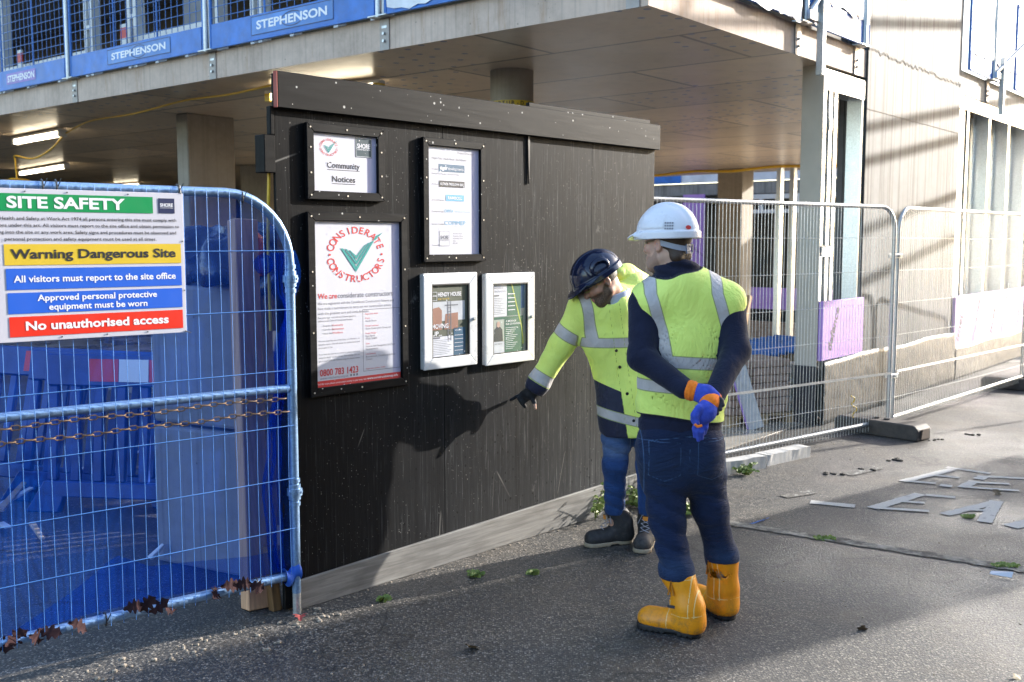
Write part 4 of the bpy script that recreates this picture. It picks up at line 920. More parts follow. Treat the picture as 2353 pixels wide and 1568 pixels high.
p2s = Vector((3.475, 9.27, 0)); a2 = math.atan2(.717, .697); d2 = Vector((math.cos(a2), math.sin(a2), 0)); wire_fence(p2s, a2, 3.45, "second wire fence panel, in front of the core wall")
p3s = p2s+d2*3.53; wire_fence(p3s, a2-.02, 3.45, "third wire fence panel, at the right edge of the picture")
def clamp(p, z, rz, label):
    t = thing("fence_clamp", label, "clamp", (p.x, p.y, z), rz, "clamps joining the wire fence panels")
    g = MB(); g.box(-.075, .075, -.028, -.021, -.02, .02); g.box(-.075, .075, .021, .028, -.02, .02); g.build("clamp_plate", GALV, t, bevel=.004)
    g = MB(); g.tube([(0, -.05, 0), (0, .045, 0)], .007, 8); g.tube([(0, -.036, 0), (0, -.028, 0)], .013, 6); g.build("clamp_bolt", GALV, t)
j1 = (p1e+p2s)/2; j2 = p2s+d2*3.49
clamp(j1, 1.57, (a1+a2)/2, "upper clamp between the nearest and second wire fence panels"); clamp(j1, .49, (a1+a2)/2, "lower clamp between the nearest and second wire fence panels")
clamp(j2, 1.30, a2, "clamp between the second and third wire fence panels")
def foot(c, rz, label):
    t = thing("ballast_weight", label, "fence weight", c, rz, "heavy rubber fence weights")
    g = MB(); s = [(-.40, 0), (.40, 0), (.40, .10), (.36, .135), (-.36, .135), (-.40, .10)]
    g.prism([(x, -.115, z+.001) for x, z in s], (0, .23, 0)); g.build("foot_block", RUBBER, t, bevel=.012, seg=2)
    g = MB(); g.prism([(.401, -.07, .02), (.401, .07, .02), (.401, .05, .10), (.401, -.05, .10)], (.014, 0, 0)); g.build("hand_grip", simple("rusty grip", (.07, .045, .03), .8), t)
    g = MB()
    for x in (-.05, .05): g = MB(); g.tube([(x, 0, .13), (x, 0, .15)], .026, 10); g.build("post_socket", INK, t)
    return t
foot((3.27, 8.97, 0), math.atan2(-.6, .51), "rubber fence weight under the joint of the nearest and second wire panels")
foot((j2.x-.05, j2.y-.05, 0), a2-R(90)+.12, "rubber fence weight at the right edge under the third wire panel")
t = thing("kerb_block", "pale worn concrete strip under the nearest wire fence", "concrete strip", (0, 0, 0), 0)
for (A, B, h, w0) in (((1565, 1110), (1760, 1076), .095, .10), ((1763, 1072), (1862, 1050), .085, .12)):
    a, b = Vector(on_ground(*A)), Vector(on_ground(*B)); g = MB(); d = (b-a).normalized(); n = Vector((-d.y, d.x, 0)); random.seed(2)
    ps = [(a+d*((b-a).length*k/14)) for k in range(15)]
    for p in ps:
        for (o_, z) in ((0, 0), (random.uniform(-.004, .004), h+random.uniform(-.004, .004)), (w0, h)): q = p+n*o_; g.v.append((q.x, q.y, z))
    for k in range(14):
        for q in (0, 1): i = 3*k+q; g.f.append((i, i+3, i+4, i+1)); g.m.append(0)
    g.f += [(0, 1, 2), (42, 44, 43)]; g.m += [0, 0]
    g.build("concrete_strip", concrete("worn white concrete", (.46, .45, .43), (.24, .23, .21), .2, 0), t)
cable("twine", [Vector((3.02, 9.05, .33)), Vector((3.06, 9.06, .30)), Vector((3.03, 9.05, .25)), Vector((3.08, 9.06, .21)), Vector((3.04, 9.05, .16)), Vector((3.05, 9.06, .13))], "yellow twine knotted on the nearest wire fence", .006)
# ------------------------------------------------------------------ bricks, boards and timber in the open bay
c = Vector((2.22, 9.62, .008)); t = thing("brick_stack", "neat stack of brown bricks on a pallet behind the right man", "brick stack", c, R(24))
random.seed(13); g = MB()
for row in range(7):
    z = .10+row*.072
    for iy in range(4):
        for ix in range(3):
            x, y = -.335+ix*.225, -.22+iy*.112; j = [random.uniform(-.006, .006) for _ in range(3)]
            if row % 2 == 0 or iy > 0: g.box(x+j[0], x+.212+j[0], y+j[1], y+.102+j[1], z, z+.064)
    if row % 2: 
        for ix in range(6): x = -.335+ix*.1125; j = random.uniform(-.006, .006); g.box(x, x+.102, -.225+j, -.225+.10, z, z+.064)
g.build("bricks", BRICKM, t, bevel=.004)
g = MB()
for x in (-.36, -.03, .28): g.box(x, x+.09, -.26, .26, .0, .075)
for y in (-.26, -.1, .06, .2): g.box(-.38, .38, y, y+.08, .076, .092)
g.build("pallet", PLYW, t)
t = thing("board_offcut", "grey faced lilac board offcut leaning on the brick stack", "board", at(1722, 985, 9.15)*np.array([1, 1, 0]), R(10))
g = MB(); g.beam((.06, 0, .01), (-.06, .16, .56), .15, .030, (0, 1, .3)); g.build("board", simple("grey tissue face", (.50, .50, .49), .7, grime=.3), t, bevel=.002)
g = MB(); g.beam((-.018, -.004, .012), (-.138, .156, .562), .008, .028, (0, 1, .3)); g.build("board_edge", PURP, t)
t = thing("timber_stack", "low stack of pale sawn timber with blue tubes on top, behind the brick stack", "timber stack", at(1765, 800, 12.0)*np.array([1, 1, 0]), RB)
g = MB(); random.seed(6)
for k, z in enumerate((.02, .13, .24, .35)):
    for q in range(5 if k % 2 == 0 else 6):
        if k % 2 == 0: g.box(-1.2, 1.2, -.5+q*.22, -.40+q*.22+random.uniform(0, .03), z, z+.085)
        else: g.box(-1.2+q*.46, -1.08+q*.46, -.52, .52, z, z+.10)
g.build("timber_layers", PLYW, t, bevel=.003)
g = MB()
for q in range(12): g.tube([(-1.15+q*.2, -.48, .47), (-.95+q*.2, .5, .47)], .024, 8)
g.build("blue_tubes", BLUEST, t, smooth=True)
t = thing("stud_frame", "pale steel studs beside the square column at the far edge of the slab", "steel frame", bw(14.7, 5.35, -1.2), RB-R(90))
for x in (-.55, -.25, .05, .55): g = MB(); g.box(x, x+.10, 0, .15, 0, 4.47); g.build("stud", STUD if x != -.25 else GALV, t)
t = thing("tray_stack", "stack of pale plastic trays beside the brick stack", "trays", at(1826, 985, 9.75)*np.array([1, 1, 0]), RB)
for k in range(6): g = MB(); g.box(-.16+.01*(k % 2), .16+.01*(k % 2), -.14, .14, .012+k*.088, .012+k*.088+.05); g.box(-.13, .13, -.11, .11, .063+k*.088, .012+(k+1)*.088-.001); g.build("tray", simple("pale tray plastic", (.55, .55, .53), .5), t, bevel=.004)
t = thing("timber_prop", "dark timber prop leaning in the open bay", "timber", at(1690, 800, 13)*np.array([1, 1, 0]), RB)
g = MB(); g.beam((0, 0, 0), (.35, 0, 1.0), .06, .06); g.build("prop", POSTW, t)
# ------------------------------------------------------------------ behind the blue netting
KENT = concrete("ballast block concrete", (.29, .28, .285), (.20, .19, .195), .25, 0)
ba = math.atan2(-.466, .885)
def kblock(z, dx, label, sz=(.64, .74, .74)):
    t = thing("concrete_block", label, "concrete block", (-1.895+dx*.885, 5.337-dx*.466, z), ba, "ballast blocks behind the blue netting")
    g = MB(); g.box(0, sz[0], 0, sz[1], .0, sz[2]); g.build("block", KENT, t, bevel=.02, seg=2)
    g = MB(); g.box(.2, .44, .25, .49, sz[2]+.001, sz[2]+.012); g.build("lifting_key", KENT, t, bevel=.01)
    return t
kblock(.002, 0, "lower pale concrete block behind the blue netting"); kblock(.757, .01, "upper pale concrete block behind the blue netting", (.68, .70, .72))
t = thing("timber_post", "orange brown timber post leaning behind the blue fence", "timber post", (-1.19, 4.635, 0), FA)
g = MB(); g.beam((0, 0, .002), (.075, .20, 1.80), .115, .085, (0, 1, 0)); g.build("post", wood("orange brown post timber", (.72, .42, .24), (.46, .26, .15), "z", 1.0, .65, .2, 18), t, bevel=.004)
t = thing("timber_stub", "short dark timber stub between the blue fence foot and the hoarding", "timber stub", (-1.03, 4.64, 0), FA)
g = MB(); g.beam((0, 0, 0), (.01, .02, .40), .05, .06); g.beam((-.07, .02, 0), (-.08, .05, .30), .045, .05); g.build("stub", wood("dark timber", (.30, .16, .06), (.10, .06, .03), 'z'), t, bevel=.003)
def sheetobj(name, fn, nx, nz, mat, label, cat, loc=(0, 0, 0), rz=0):
    o = sheetmesh(nx, nz, fn).build(name, mat, smooth=True); o.location = tuple(loc); o.rotation_euler = (0, 0, rz); o.modifiers.new("solidify", 'SOLIDIFY').thickness = .004; return tag(o, label, cat)
rsn = np.random.RandomState(3); ph = rsn.uniform(0, 6, 8)
def bagfn(u, v): return 1.0*u-.5+.05*math.sin(v*13+ph[0]), .45*v+.06*math.sin(u*11+ph[1])-.1, .30*math.sin(math.pi*v)**.7*(.6+.4*math.sin(math.pi*u))+.05*math.sin(u*17+v*9)*math.sin(v*14+u*5)
sheetobj("plastic_sheet", bagfn, 40, 24, simple("crumpled dark plastic", (.015, .02, .05), .18, bump=.4, bs=18, dist=.02), "crumpled dark plastic sheet draped on the upper concrete block", "plastic sheet", (-1.50, 5.20, 1.48), ba)
t = thing("warning_light", "orange warning lamp lying on the dark plastic sheet", "lamp", (-1.27, 5.05, 1.62), .3)
g = MB(); g.tube([(0, 0, 0), (0, 0, .03), (0, 0, .10), (0, 0, .13)], [.05, .055, .05, .02], 14); g.build("lens", simple("orange lens", (.7, .16, .04), .3), t, smooth=True); g = MB(); g.box(-.05, .05, -.04, .04, -.09, -.002); g.build("case", simple("lamp case", (.5, .10, .05), .5), t, bevel=.01)
BARB = simple("blue plastic barrier", (.012, .055, .24), .45, var=.3, vs=5)
def pbarrier(loc, rz, label, tilt=0):
    t = thing("plastic_barrier", label, "barrier", loc, rz, "blue plastic barriers behind the netting"); t.rotation_euler = (tilt, 0, rz)
    g = MB(); W = 1.6
    g.box(0, W, -.03, .03, .80, 1.0); g.box(0, W, -.03, .03, .10, .20)
    for k in range(11): g.box(.02+k*.152, .085+k*.152, -.02, .02, .20, .80)
    g.prism([(.0, -.028, .2), (-.12, -.028, 0), (.1, -.028, 0), (.14, -.028, .1)], (0, .056, 0)); g.prism([(W, -.028, .2), (W+.12, -.028, 0), (W-.1, -.028, 0), (W-.14, -.028, .1)], (0, .056, 0))
    g.build("barrier_body", BARB, t, bevel=.008)
    g = MB()
    for k in range(5): g.box(.30+k*.2, .495+k*.2, -.036, -.031, .83, .97) if k % 2 == 0 else None
    g.build("red_stripe", simple("red reflective stripe", (.62, .02, .05), .4), t)
    g = MB()
    for k in range(5): g.box(.30+k*.2, .495+k*.2, -.0365, -.031, .83, .97) if k % 2 else None
    g.build("white_stripe", WHP, t)
    return t
pb = at(170, 900, 6.6); pbarrier((-2.95, 6.35, 0), R(-8), "front blue plastic barrier with a red and white stripe, behind the netting", R(-6))
pbarrier((-3.25, 6.62, 0), R(-14), "second blue plastic barrier leaning behind the striped one", R(-12))
pbarrier((-3.7, 6.95, 0), R(-20), "rearmost blue plastic barrier leaning at the left edge", R(-14))
random.seed(17)
SCRAP = [simple("white plastic scrap", (.62, .62, .64), .6), PLYW, simple("brown card scrap", (.30, .20, .12), .8), simple("red scrap", (.5, .06, .05), .6)]
sticks = [((100, 1130), (210, 1095), .05, 0), ((200, 1090), (290, 1055), .06, 0), ((190, 1100), (330, 1080), .035, 0), ((185, 1115), (240, 1122), .03, 0), ((0, 1180), (75, 1160), .05, 0), ((0, 1200), (60, 1150), .05, 1), ((10, 1150), (120, 1130), .04, 1), ((230, 1095), (400, 1090), .05, 2), ((75, 1230), (100, 1270), .035, 1), ((0, 1215), (20, 1235), .05, 0), ((345, 1305), (378, 1298), .04, 0), ((255, 1060), (330, 1050), .12, 2)]
nm = {0: "white splintered strip", 1: "pale timber offcut", 2: "brown scrap strip"}
wh = ["lying beside the grey shard", "lying under the brown scrap heap", "lying longest across the debris", "lying shortest beside the long white strip", "at the left edge, lower of the two crossing", "at the left edge, crossing a white strip", "flat at the left edge among the debris", "lying against the lower concrete block", "stuck upright nearest the fence", "cut by the left edge of the picture", "lying alone beside the lower concrete block", "widest piece of the scrap heap"]
for i, (a, b, wd, mt) in enumerate(sticks):
    A, B = Vector(on_ground(*a)), Vector(on_ground(*b)); g = MB(); z = .03+.02*(i % 3); g.beam(A+Vector((0, 0, z)), B+Vector((0, 0, z+random.uniform(0, .08))), wd, .02, taper=.7)
    tag(g.build("scrap_strip", SCRAP[mt], bevel=.003), nm[mt]+" "+wh[i]+" behind the blue netting", "scrap", "scraps lying behind the blue netting")
A = Vector(on_ground(130, 1100)); g = MB(); g.prism([A+Vector((0, 0, 0)), A+Vector((.34, .05, .03)), A+Vector((.26, .06, .42)), A+Vector((.20, .06, .20))], (0, .02, 0)); tag(g.build("board_shard", simple("grey board shard", (.40, .42, .46), .6)), "upright grey triangular board shard behind the blue netting", "scrap")
g = MB(); A = at(226, 1035, 7.0); g.box(A[0]-.03, A[0]+.03, A[1]-.02, A[1]+.02, A[2]-.03, A[2]+.28); g.box(A[0]+.0, A[0]+.05, A[1]-.02, A[1]+.02, 0, A[2]-.031); tag(g.build("marker_peg", [YELP, PLYW]), "yellow topped marker peg in front of the plastic barriers", "peg")
g = MB(); g.box(-.3, .3, -.4, .4, 0, .45); o = tag(g.build("skip_bin", simple("red bin", (.42, .05, .05), .6), bevel=.02), "red bin cut by the left edge behind the netting", "bin"); o.location = (-3.75, 6.2, .002)
# ------------------------------------------------------------------ weeds
WEED = NT("weed leaf"); WEED.fin(WEED.mix(WEED.ramp(WEED.noise(25, 3), [(.3, 0), (.7, 1)]), (.10, .15, .03), (.26, .30, .08)), .55, 0, .3, Subsurface_Weight=0.0); WEED = WEED.mat
STEMM = simple("weed stem", (.17, .20, .06), .6)
def weed(loc, hgt, n, spread, label, seed):
    rs = np.random.RandomState(seed); t = thing("weed", label, "weed", loc, 0, "weeds along the foot of the hoarding and fence"); gl = MB(); gs = MB()
    for k in range(n):
        a = rs.uniform(0, 6.28); lean = rs.uniform(.15, 1)*spread; h = hgt*rs.uniform(.35, 1); p = Vector((0, 0, 0)); pts = [p]
        for q in range(1, 6): f = q/5; pts.append(Vector((math.cos(a)*lean*f**1.4, math.sin(a)*lean*f**1.4, h*f)))
        gs.tube(pts, [.0035*(1-.6*i/5) for i in range(6)], 4)
        for q in range(2, 6):
            for m in range(4):
                b = rs.uniform(0, 6.28); L = rs.uniform(.018, .05)*(1.15-.1*q); d = Vector((math.cos(b), math.sin(b), rs.uniform(-.2, .6))).normalized(); s = d.orthogonal().normalized()*L*.34; c = pts[q]; u = Vector((0, 0, -.15*L))
                gl.add([c, c+d*L*.35+s, c+d*L*.75+s*.8, c+d*L+u, c+d*L*.75-s*.8, c+d*L*.35-s], [(0, 1, 2, 5), (2, 3, 4, 5)] if False else [(0, 1, 2, 3), (0, 3, 4, 5)])
    gs.build("stem", STEMM, t, smooth=True); gl.build("foliage", WEED, t)
hd = Vector((.683, .731, 0)); hn = Vector((.731, -.683, 0))
def hp(s, o): q = HA+hd*s+hn*o; return (q.x, q.y, 0)
weed(hp(2.52, .10), .17, 16, .16, "leafy green weed clump between the two men at the hoarding foot", 1); weed(hp(2.70, .08), .34, 9, .14, "tall thin seeding weed at the right end of the hoarding", 2)
weed(hp(2.78, -.02+.2), .20, 14, .18, "bushy weed just behind the right man's knee", 3); weed(hp(2.62, .42), .07, 14, .20, "low yellowish weed spreading on the asphalt between the right man's legs", 4)
weed(on_ground(1712, 1092), .09, 12, .11, "small bright weed by the concrete strip under the wire fence", 5); weed(hp(2.12, .05), .26, 7, .16, "dry twiggy weed throwing shadow on the base board", 6)
for k, (x, y, s) in enumerate(((1100, 1322, .10), (1225, 1318, .03), (880, 1380, .02), (1905, 1240, .12), (2310, 1303, .10), (2225, 1190, .05))):
    weed(on_ground(x, y), .010, 5, s*.6, ["flat sprig on the sunlit asphalt near the base board", "tiny sprig right of the flat one near the base board", "tiny sprig left of centre near the base board", "low moss tuft growing on the concrete edging", "moss tuft on the edging near the right edge", "tiny tuft by the painted letters"][k], 20+k)
# ------------------------------------------------------------------ litter on the asphalt
random.seed(31)
def stone(mb, c, r):
    n = 7
    V = [(c[0]+r*math.cos(a*6.283/n)*random.uniform(.8, 1.15), c[1]+r*math.sin(a*6.283/n)*random.uniform(.8, 1.15), c[2]+z) for z in (0, r*.55) for a in range(n)]
    V.append((c[0], c[1], c[2]+r*.85)); mb.add(V, [(i, (i+1) % n, n+(i+1) % n, n+i) for i in range(n)]+[(n+i, n+(i+1) % n, 2*n) for i in range(n)])
g = MB()
for k in range(620):
    if k < 300: p = lf(random.uniform(-2.6, .15), -abs(random.gauss(0, .17)), 0)
    elif k < 420: q = hp(random.uniform(-.05, 2.8), .03+abs(random.gauss(0, .10))); p = Vector(q)
    elif k < 520: p = p1e-Vector((.80, .60, 0))*random.uniform(0, 3)+Vector((.60, -.80, 0))*(.03+abs(random.gauss(0, .25)))
    else: p = Vector(on_ground(random.uniform(0, 2353), random.uniform(1080, 1560)))
    stone(g, (p[0], p[1], 0), random.choice([.003, .004, .005, .006, .008, .011]) if k < 300 else random.choice([.0025, .0035, .0045, .006]))
o = g.build("gravel", simple("loose grit", (.26, .22, .17), .8, var=.6, vs=40)); o['kind'] = 'stuff'; o['label'] = "loose grit scattered along the fence and hoarding foot"
for k, (x, y, c, lb) in enumerate(((1980, 1443, (.10, .06, .03), "brown leaf on the wet asphalt right of the boots"), (1795, 1330, (.20, .11, .04), "small curled leaf beside the right boot"), (2420*.97, 1560, (.16, .12, .05), "leaf near the lower right corner"), (1085, 1490, (.14, .09, .04), "brown leaf in the lower middle of the asphalt"), (690, 1424, (.30, .05, .04), "red leaf by the blue fence's foot"), (2290, 1135, (.12, .08, .04), "dark leaf among the painted letters"))):
    o = leaf_mesh(40+k, .07).build("fallen_leaf", simple("dead leaf", c, .7)); o.location = tuple(on_ground(x, y, .006)); o.rotation_euler = (random.uniform(-.2, .2), random.uniform(-.2, .2), random.uniform(0, 6)); tag(o, lb, "leaf", "fallen leaves on the asphalt")
g = MB(); A = on_ground(2300, 1327); g.add([(A[0]-.05, A[1]+.02, .012), (A[0]+.04, A[1]-.03, .008), (A[0]+.06, A[1]-.005, .03), (A[0]-.03, A[1]+.045, .02)], [(0, 1, 2, 3)]); o = tag(g.build("paper_scrap", WPAPER), "crumpled white paper scrap on the asphalt near the right edge", "litter"); o.modifiers.new("solidify", 'SOLIDIFY').thickness = .002
for k, (x, y) in enumerate(((1985, 1080), (2055, 1058), (1915, 1090), (2235, 1000), (2150, 1012))):
    A = on_ground(x, y); g = MB(); random.seed(60+k)
    for q in range(7): stone(g, (A[0]+random.uniform(-.07, .07), A[1]+random.uniform(-.04, .04), 0), random.uniform(.008, .02))
    tag(g.build("mud_clod", simple("dark soil", (.03, .025, .02), .9)), ["dark soil crumbs in front of the fence foot", "dark soil crumbs right of the fence foot", "dark soil crumbs by the concrete strip", "dark soil crumbs below the second wire panel, right", "dark soil crumbs below the second wire panel, middle"][k], "soil", "soil crumbs on the sunlit asphalt")
# ------------------------------------------------------------------ across the street, outside the picture: added blocker shading the asphalt, and scaffold barring the core wall
SA = Vector((.8616, .5075, 0))
t = thing("shade_blocker", "added brick-skinned blocker out of view to the right, sloped to shade the asphalt", "building", SA*14, math.atan2(-.8616, .5075))
g = MB(); g.prism([(-5.62, 0, 0), (-2.95, 0, 0), (-2.95, 0, 7.0), (-3.41, 0, 7.0)], (0, 2.2, 0)); g.build("brick_wall", m_brick("red brick", (.28, .12, .07), (.20, .08, .05), (.30, .28, .25)), t)  # unseen shape added; its sloping edge sets the shadow line on the asphalt
g = MB(); g.box(-3.46, -2.9, -.05, 2.25, 7.002, 7.12); g.build("blocker_cap", CONC, t)
t = thing("street_terrace", "brown brick terrace across the street, out of view behind the camera", "building", HA+hn*11.5+hd*-16, HR+R(180)); t.location = HA+hn*11.5+hd*20
g = MB(); g.box(0, 36, 0, 6, 0, 6.0); g.build("brick_wall", m_brick("brown brick", (.17, .10, .07), (.13, .075, .05), (.22, .20, .18)), t)
g = MB(); g.prism([(-.2, -.3, 6.002), (-.2, 6.3, 6.002), (-.2, 3, 7.6)], (36.4, 0, 0)); g.build("roof", simple("slate roof", (.07, .07, .08), .6), t)
for k in range(9):
    for z in (1.0, 3.9):
        g = MB(); g.box(1.2+k*4, 2.6+k*4, -.05, -.001, z, z+1.5); f = g.build("window", simple("dark window", (.02, .022, .026), .1), t)
        g = MB(); g.box(1.1+k*4, 2.7+k*4, -.10, -.001, z-.1, z-.003); g.build("sill", CONC, f)
t = thing("scaffold", "tube scaffold standing out of view to the right", "scaffold", bw(9.3, 0)-UL*3.25, RB+math.atan2(1, 3.87))
for z in (7.0, 6.5, 5.5, 5.17, 4.5, 3.98): g = MB(); g.tube([(-.2, 0, z), (6.2, 0, z)], .05, 8); g.build("ledger", GALV, t, smooth=True)
for x in (-.1, 6.1): g = MB(); g.tube([(x, .085, 0), (x, .085, 7.6)], .03, 8); g.build("standard", GALV, t, smooth=True)
# ------------------------------------------------------------------ people: smooth implicit surfaces meshed once per garment
A3 = lambda p: np.asarray(p, np.float32)
def nrm(v): v = np.asarray(v, float); return v/np.linalg.norm(v)
def smin(a, b, k): h = np.maximum(k-np.abs(a-b), 0)/k; return np.minimum(a, b)-h*h*k*.25
def rc(P, a, b, ra, rb, ax=None, sq=1.0):
    a, b = A3(a), A3(b); ba = b-a; L2 = float(ba@ba)+1e-9
    h = np.clip(((P-a)@ba)/L2, 0, 1); off = P-a-h[:, None]*ba
    if ax is not None:
        ax = A3(ax); off = off+((off@ax)*(1/sq-1))[:, None]*ax
    return np.sqrt((off*off).sum(1))-(ra+(rb-ra)*h)
def ell(P, c, axes, rad):
    d = P-A3(c); q = np.stack([d@A3(ax)/r for ax, r in zip(axes, rad)], 1); k = np.sqrt((q*q).sum(1)); k2 = np.sqrt(((q/np.array(rad, np.float32))**2).sum(1))+1e-6
    return k*(k-1)/k2
def chain(P, pts, rads, k=.03, ax=None, sq=1.0):
    d = None
    for i in range(len(pts)-1):
        e = rc(P, pts[i], pts[i+1], rads[i], rads[i+1], ax, sq); d = e if d is None else smin(d, e, k)
    return d
def wr(P, f, seed):
    rs = np.random.RandomState(seed); o = 0
    for i in range(6):
        v = rs.normal(size=3); v = v/np.linalg.norm(v)*f*rs.uniform(.6, 1.5); o = o+np.sin(P@A3(v)+rs.uniform(0, 6.28))
    return o/6
def fold(P, t, f, seed, amp):
    ph = t*f+wr(P, 9, seed)*4.5+(P[:, 0]-P[:, 0].mean())*f*.35*(1 if seed % 2 else -1); s = np.abs(np.sin(ph*.5)); return amp*(.5-s**.8)*np.clip(.5+1.2*wr(P, 11, seed+20), 0, 1.3)
def along(P, a, b): a, b = A3(a), A3(b); ba = b-a; return ((P-a)@ba)/float(np.linalg.norm(ba))
def surfnet(f, lo, hi, h):
    lo, hi = np.array(lo, float), np.array(hi, float); n = np.ceil((hi-lo)/h).astype(int)+1; n = ((n+3)//4)*4
    cn = n//4+1; cax = [lo[i]+np.arange(cn[i])*4*h for i in range(3)]
    G = np.stack(np.meshgrid(*cax, indexing='ij'), -1).reshape(-1, 3).astype(np.float32)
    cd = f(G).reshape(cn); near = np.abs(cd) < 4*h*2.2
    cellnear = np.zeros(tuple(cn-1), bool)
    for dx in (0, 1):
        for dy in (0, 1):
            for dz in (0, 1): cellnear |= near[dx:dx+cn[0]-1, dy:dy+cn[1]-1, dz:dz+cn[2]-1]
    up = lambda a: np.repeat(np.repeat(np.repeat(a, 4, 0), 4, 1), 4, 2)[:n[0], :n[1], :n[2]]
    mask = up(cellnear); D = up(cd[:-1, :-1, :-1]).astype(np.float32).copy()
    ii = np.argwhere(mask); out = np.empty(len(ii), np.float32); fl = lo.astype(np.float32)
    for s in range(0, len(ii), 400000): out[s:s+400000] = f((ii[s:s+400000]*h+lo).astype(np.float32))
    D[mask] = out
    I = D < 0; c = [slice(0, -1), slice(1, None)]
    S = sum(I[c[a], c[b], c[d]].astype(np.int8) for a in (0, 1) for b in (0, 1) for d in (0, 1)); act = (S > 0) & (S < 8)
    cells = np.argwhere(act); idx = -np.ones(act.shape, int); idx[act] = np.arange(len(cells))
    pos = np.zeros((len(cells), 3)); cnt = np.zeros(len(cells)); x, y, z = cells.T
    for axis in range(3):
        o1, o2 = [a for a in range(3) if a != axis]
        for u in (0, 1):
            for v in (0, 1):
                a = np.zeros(3, int); a[o1] = u; a[o2] = v; b = a.copy(); b[axis] = 1
                da = D[x+a[0], y+a[1], z+a[2]]; db = D[x+b[0], y+b[1], z+b[2]]; cr = (da < 0) != (db < 0)
                t = np.where(cr, da/np.where(cr, da-db, 1), 0); p = np.tile(a.astype(float), (len(cells), 1)); p[:, axis] = t
                pos[cr] += p[cr]; cnt += cr
    V = lo+h*(cells+pos/cnt[:, None]); Q = []
    for axis in range(3):
        o1, o2 = [(1, 2), (2, 0), (0, 1)][axis]; s0 = [slice(None)]*3; s1 = [slice(None)]*3; s0[axis] = slice(0, -1); s1[axis] = slice(1, None)
        e = np.argwhere(I[tuple(s0)] != I[tuple(s1)]); e = e[(e[:, o1] > 0) & (e[:, o2] > 0) & (e[:, o1] < n[o1]-1) & (e[:, o2] < n[o2]-1)]
        q = []
        for (d1, d2) in ((1, 1), (0, 1), (0, 0), (1, 0)):
            k = e.copy(); k[:, o1] -= d1; k[:, o2] -= d2; q.append(idx[k[:, 0], k[:, 1], k[:, 2]])
        q = np.stack(q, 1); inside_first = I[tuple(e.T)]; q[~inside_first] = q[~inside_first][:, ::-1]; Q.append(q)
    Q = np.concatenate(Q); Q = Q[(Q >= 0).all(1)]
    return V, Q
def body_mesh(name, f, pts, pad, h, mat, origin, parent=None, attrs=None, relax=1):
    P = np.array(pts, float); V, Q = surfnet(f, P.min(0)-pad, P.max(0)+pad, h)
    for _ in range(relax):
        acc = np.zeros_like(V); c = np.zeros(len(V))
        for a in range(4):
            b = (a+1) % 4; np.add.at(acc, Q[:, a], V[Q[:, b]]); np.add.at(acc, Q[:, b], V[Q[:, a]]); np.add.at(c, Q[:, a], 1); np.add.at(c, Q[:, b], 1)
        V = V*.5+.5*acc/np.maximum(c, 1)[:, None]
    me = bpy.data.meshes.new(name); o3 = np.array(origin, float)
    me.from_pydata((V-o3).tolist(), [], Q.tolist()); me.materials.append(mat); me.polygons.foreach_set('use_smooth', [True]*len(me.polygons)); me.update()
    for k, fn in (attrs or {}).items():
        at_ = me.attributes.new(k, 'FLOAT', 'POINT'); at_.data.foreach_set('value', np.asarray(fn(V.astype(np.float32)), np.float32))
    o = bpy.data.objects.new(name, me); COL.objects.link(o)
    if parent: o.parent = parent
    else: o.location = tuple(o3)
    return o
# cloth and skin materials driven by signed distances stored on the vertices
def edge(m, name, w=0.0): return m.math('LESS_THAN', m.attr(name), w)
def line(m, name, w): return m.math('LESS_THAN', m.math('ABSOLUTE', m.attr(name)), w)
def m_hivis(name, under=(.010, .013, .035), orange=False):
    m = NT(name); fold = m.noise(5, 5, .6)
    c = m.mix(m.ramp(fold, [(.3, 0), (.7, 1)]), (.68, .85, .16), (.80, .94, .21))
    c = m.mix(edge(m, 'navy'), c, m.mix(m.ramp(fold, [(.35, 0), (.7, 1)]), under, tint(under, 1.6)))
    tape = m.mix(m.ramp(m.noise(14, 4), [(.35, 0), (.65, 1)]), (.44, .42, .415), (.54, .51, .50))
    c = m.mix(edge(m, 'tape'), c, tape)
    c = m.mix(line(m, 'tape', .0022), c, (.30, .34, .14))
    c = m.mix(edge(m, 'trim'), c, (.010, .014, .022))
    c = m.mix(line(m, 'seam', .0016), c, (.30, .40, .03))
    rough = m.mix(edge(m, 'tape'), (.62, .62, .62), (.38, .38, .38))
    nb = m.bump(m.noise(9, 5, .65, m.co((1, 1, .6)), 1.0), .7, .022); nb = m.bump(m.noise(26, 4, .6), .35, .008, nb); nb = m.bump(m.n('ShaderNodeTexWave', {'Vector': m.co(), 'Scale': 240.0}, bands_direction='DIAGONAL').outputs['Fac'], .04, .001, nb)
    return m.fin(c, rough, 0, .35, nb, Sheen_Weight=.15)
def m_cloth(name, a, b, rough=.85, wv=.3, seamc=None, sc=7):
    m = NT(name); c = m.mix(m.ramp(m.noise(sc, 5, .6), [(.3, 0), (.72, 1)]), a, b)
    if seamc: c = m.mix(line(m, 'seam', .0016), c, seamc)
    nb = m.bump(m.noise(11, 5, .65, None, .8), wv*1.8, .018); nb = m.bump(m.noise(420, 2), .12, .001, nb)
    return m.fin(c, rough, 0, .25, nb, Sheen_Weight=.1)
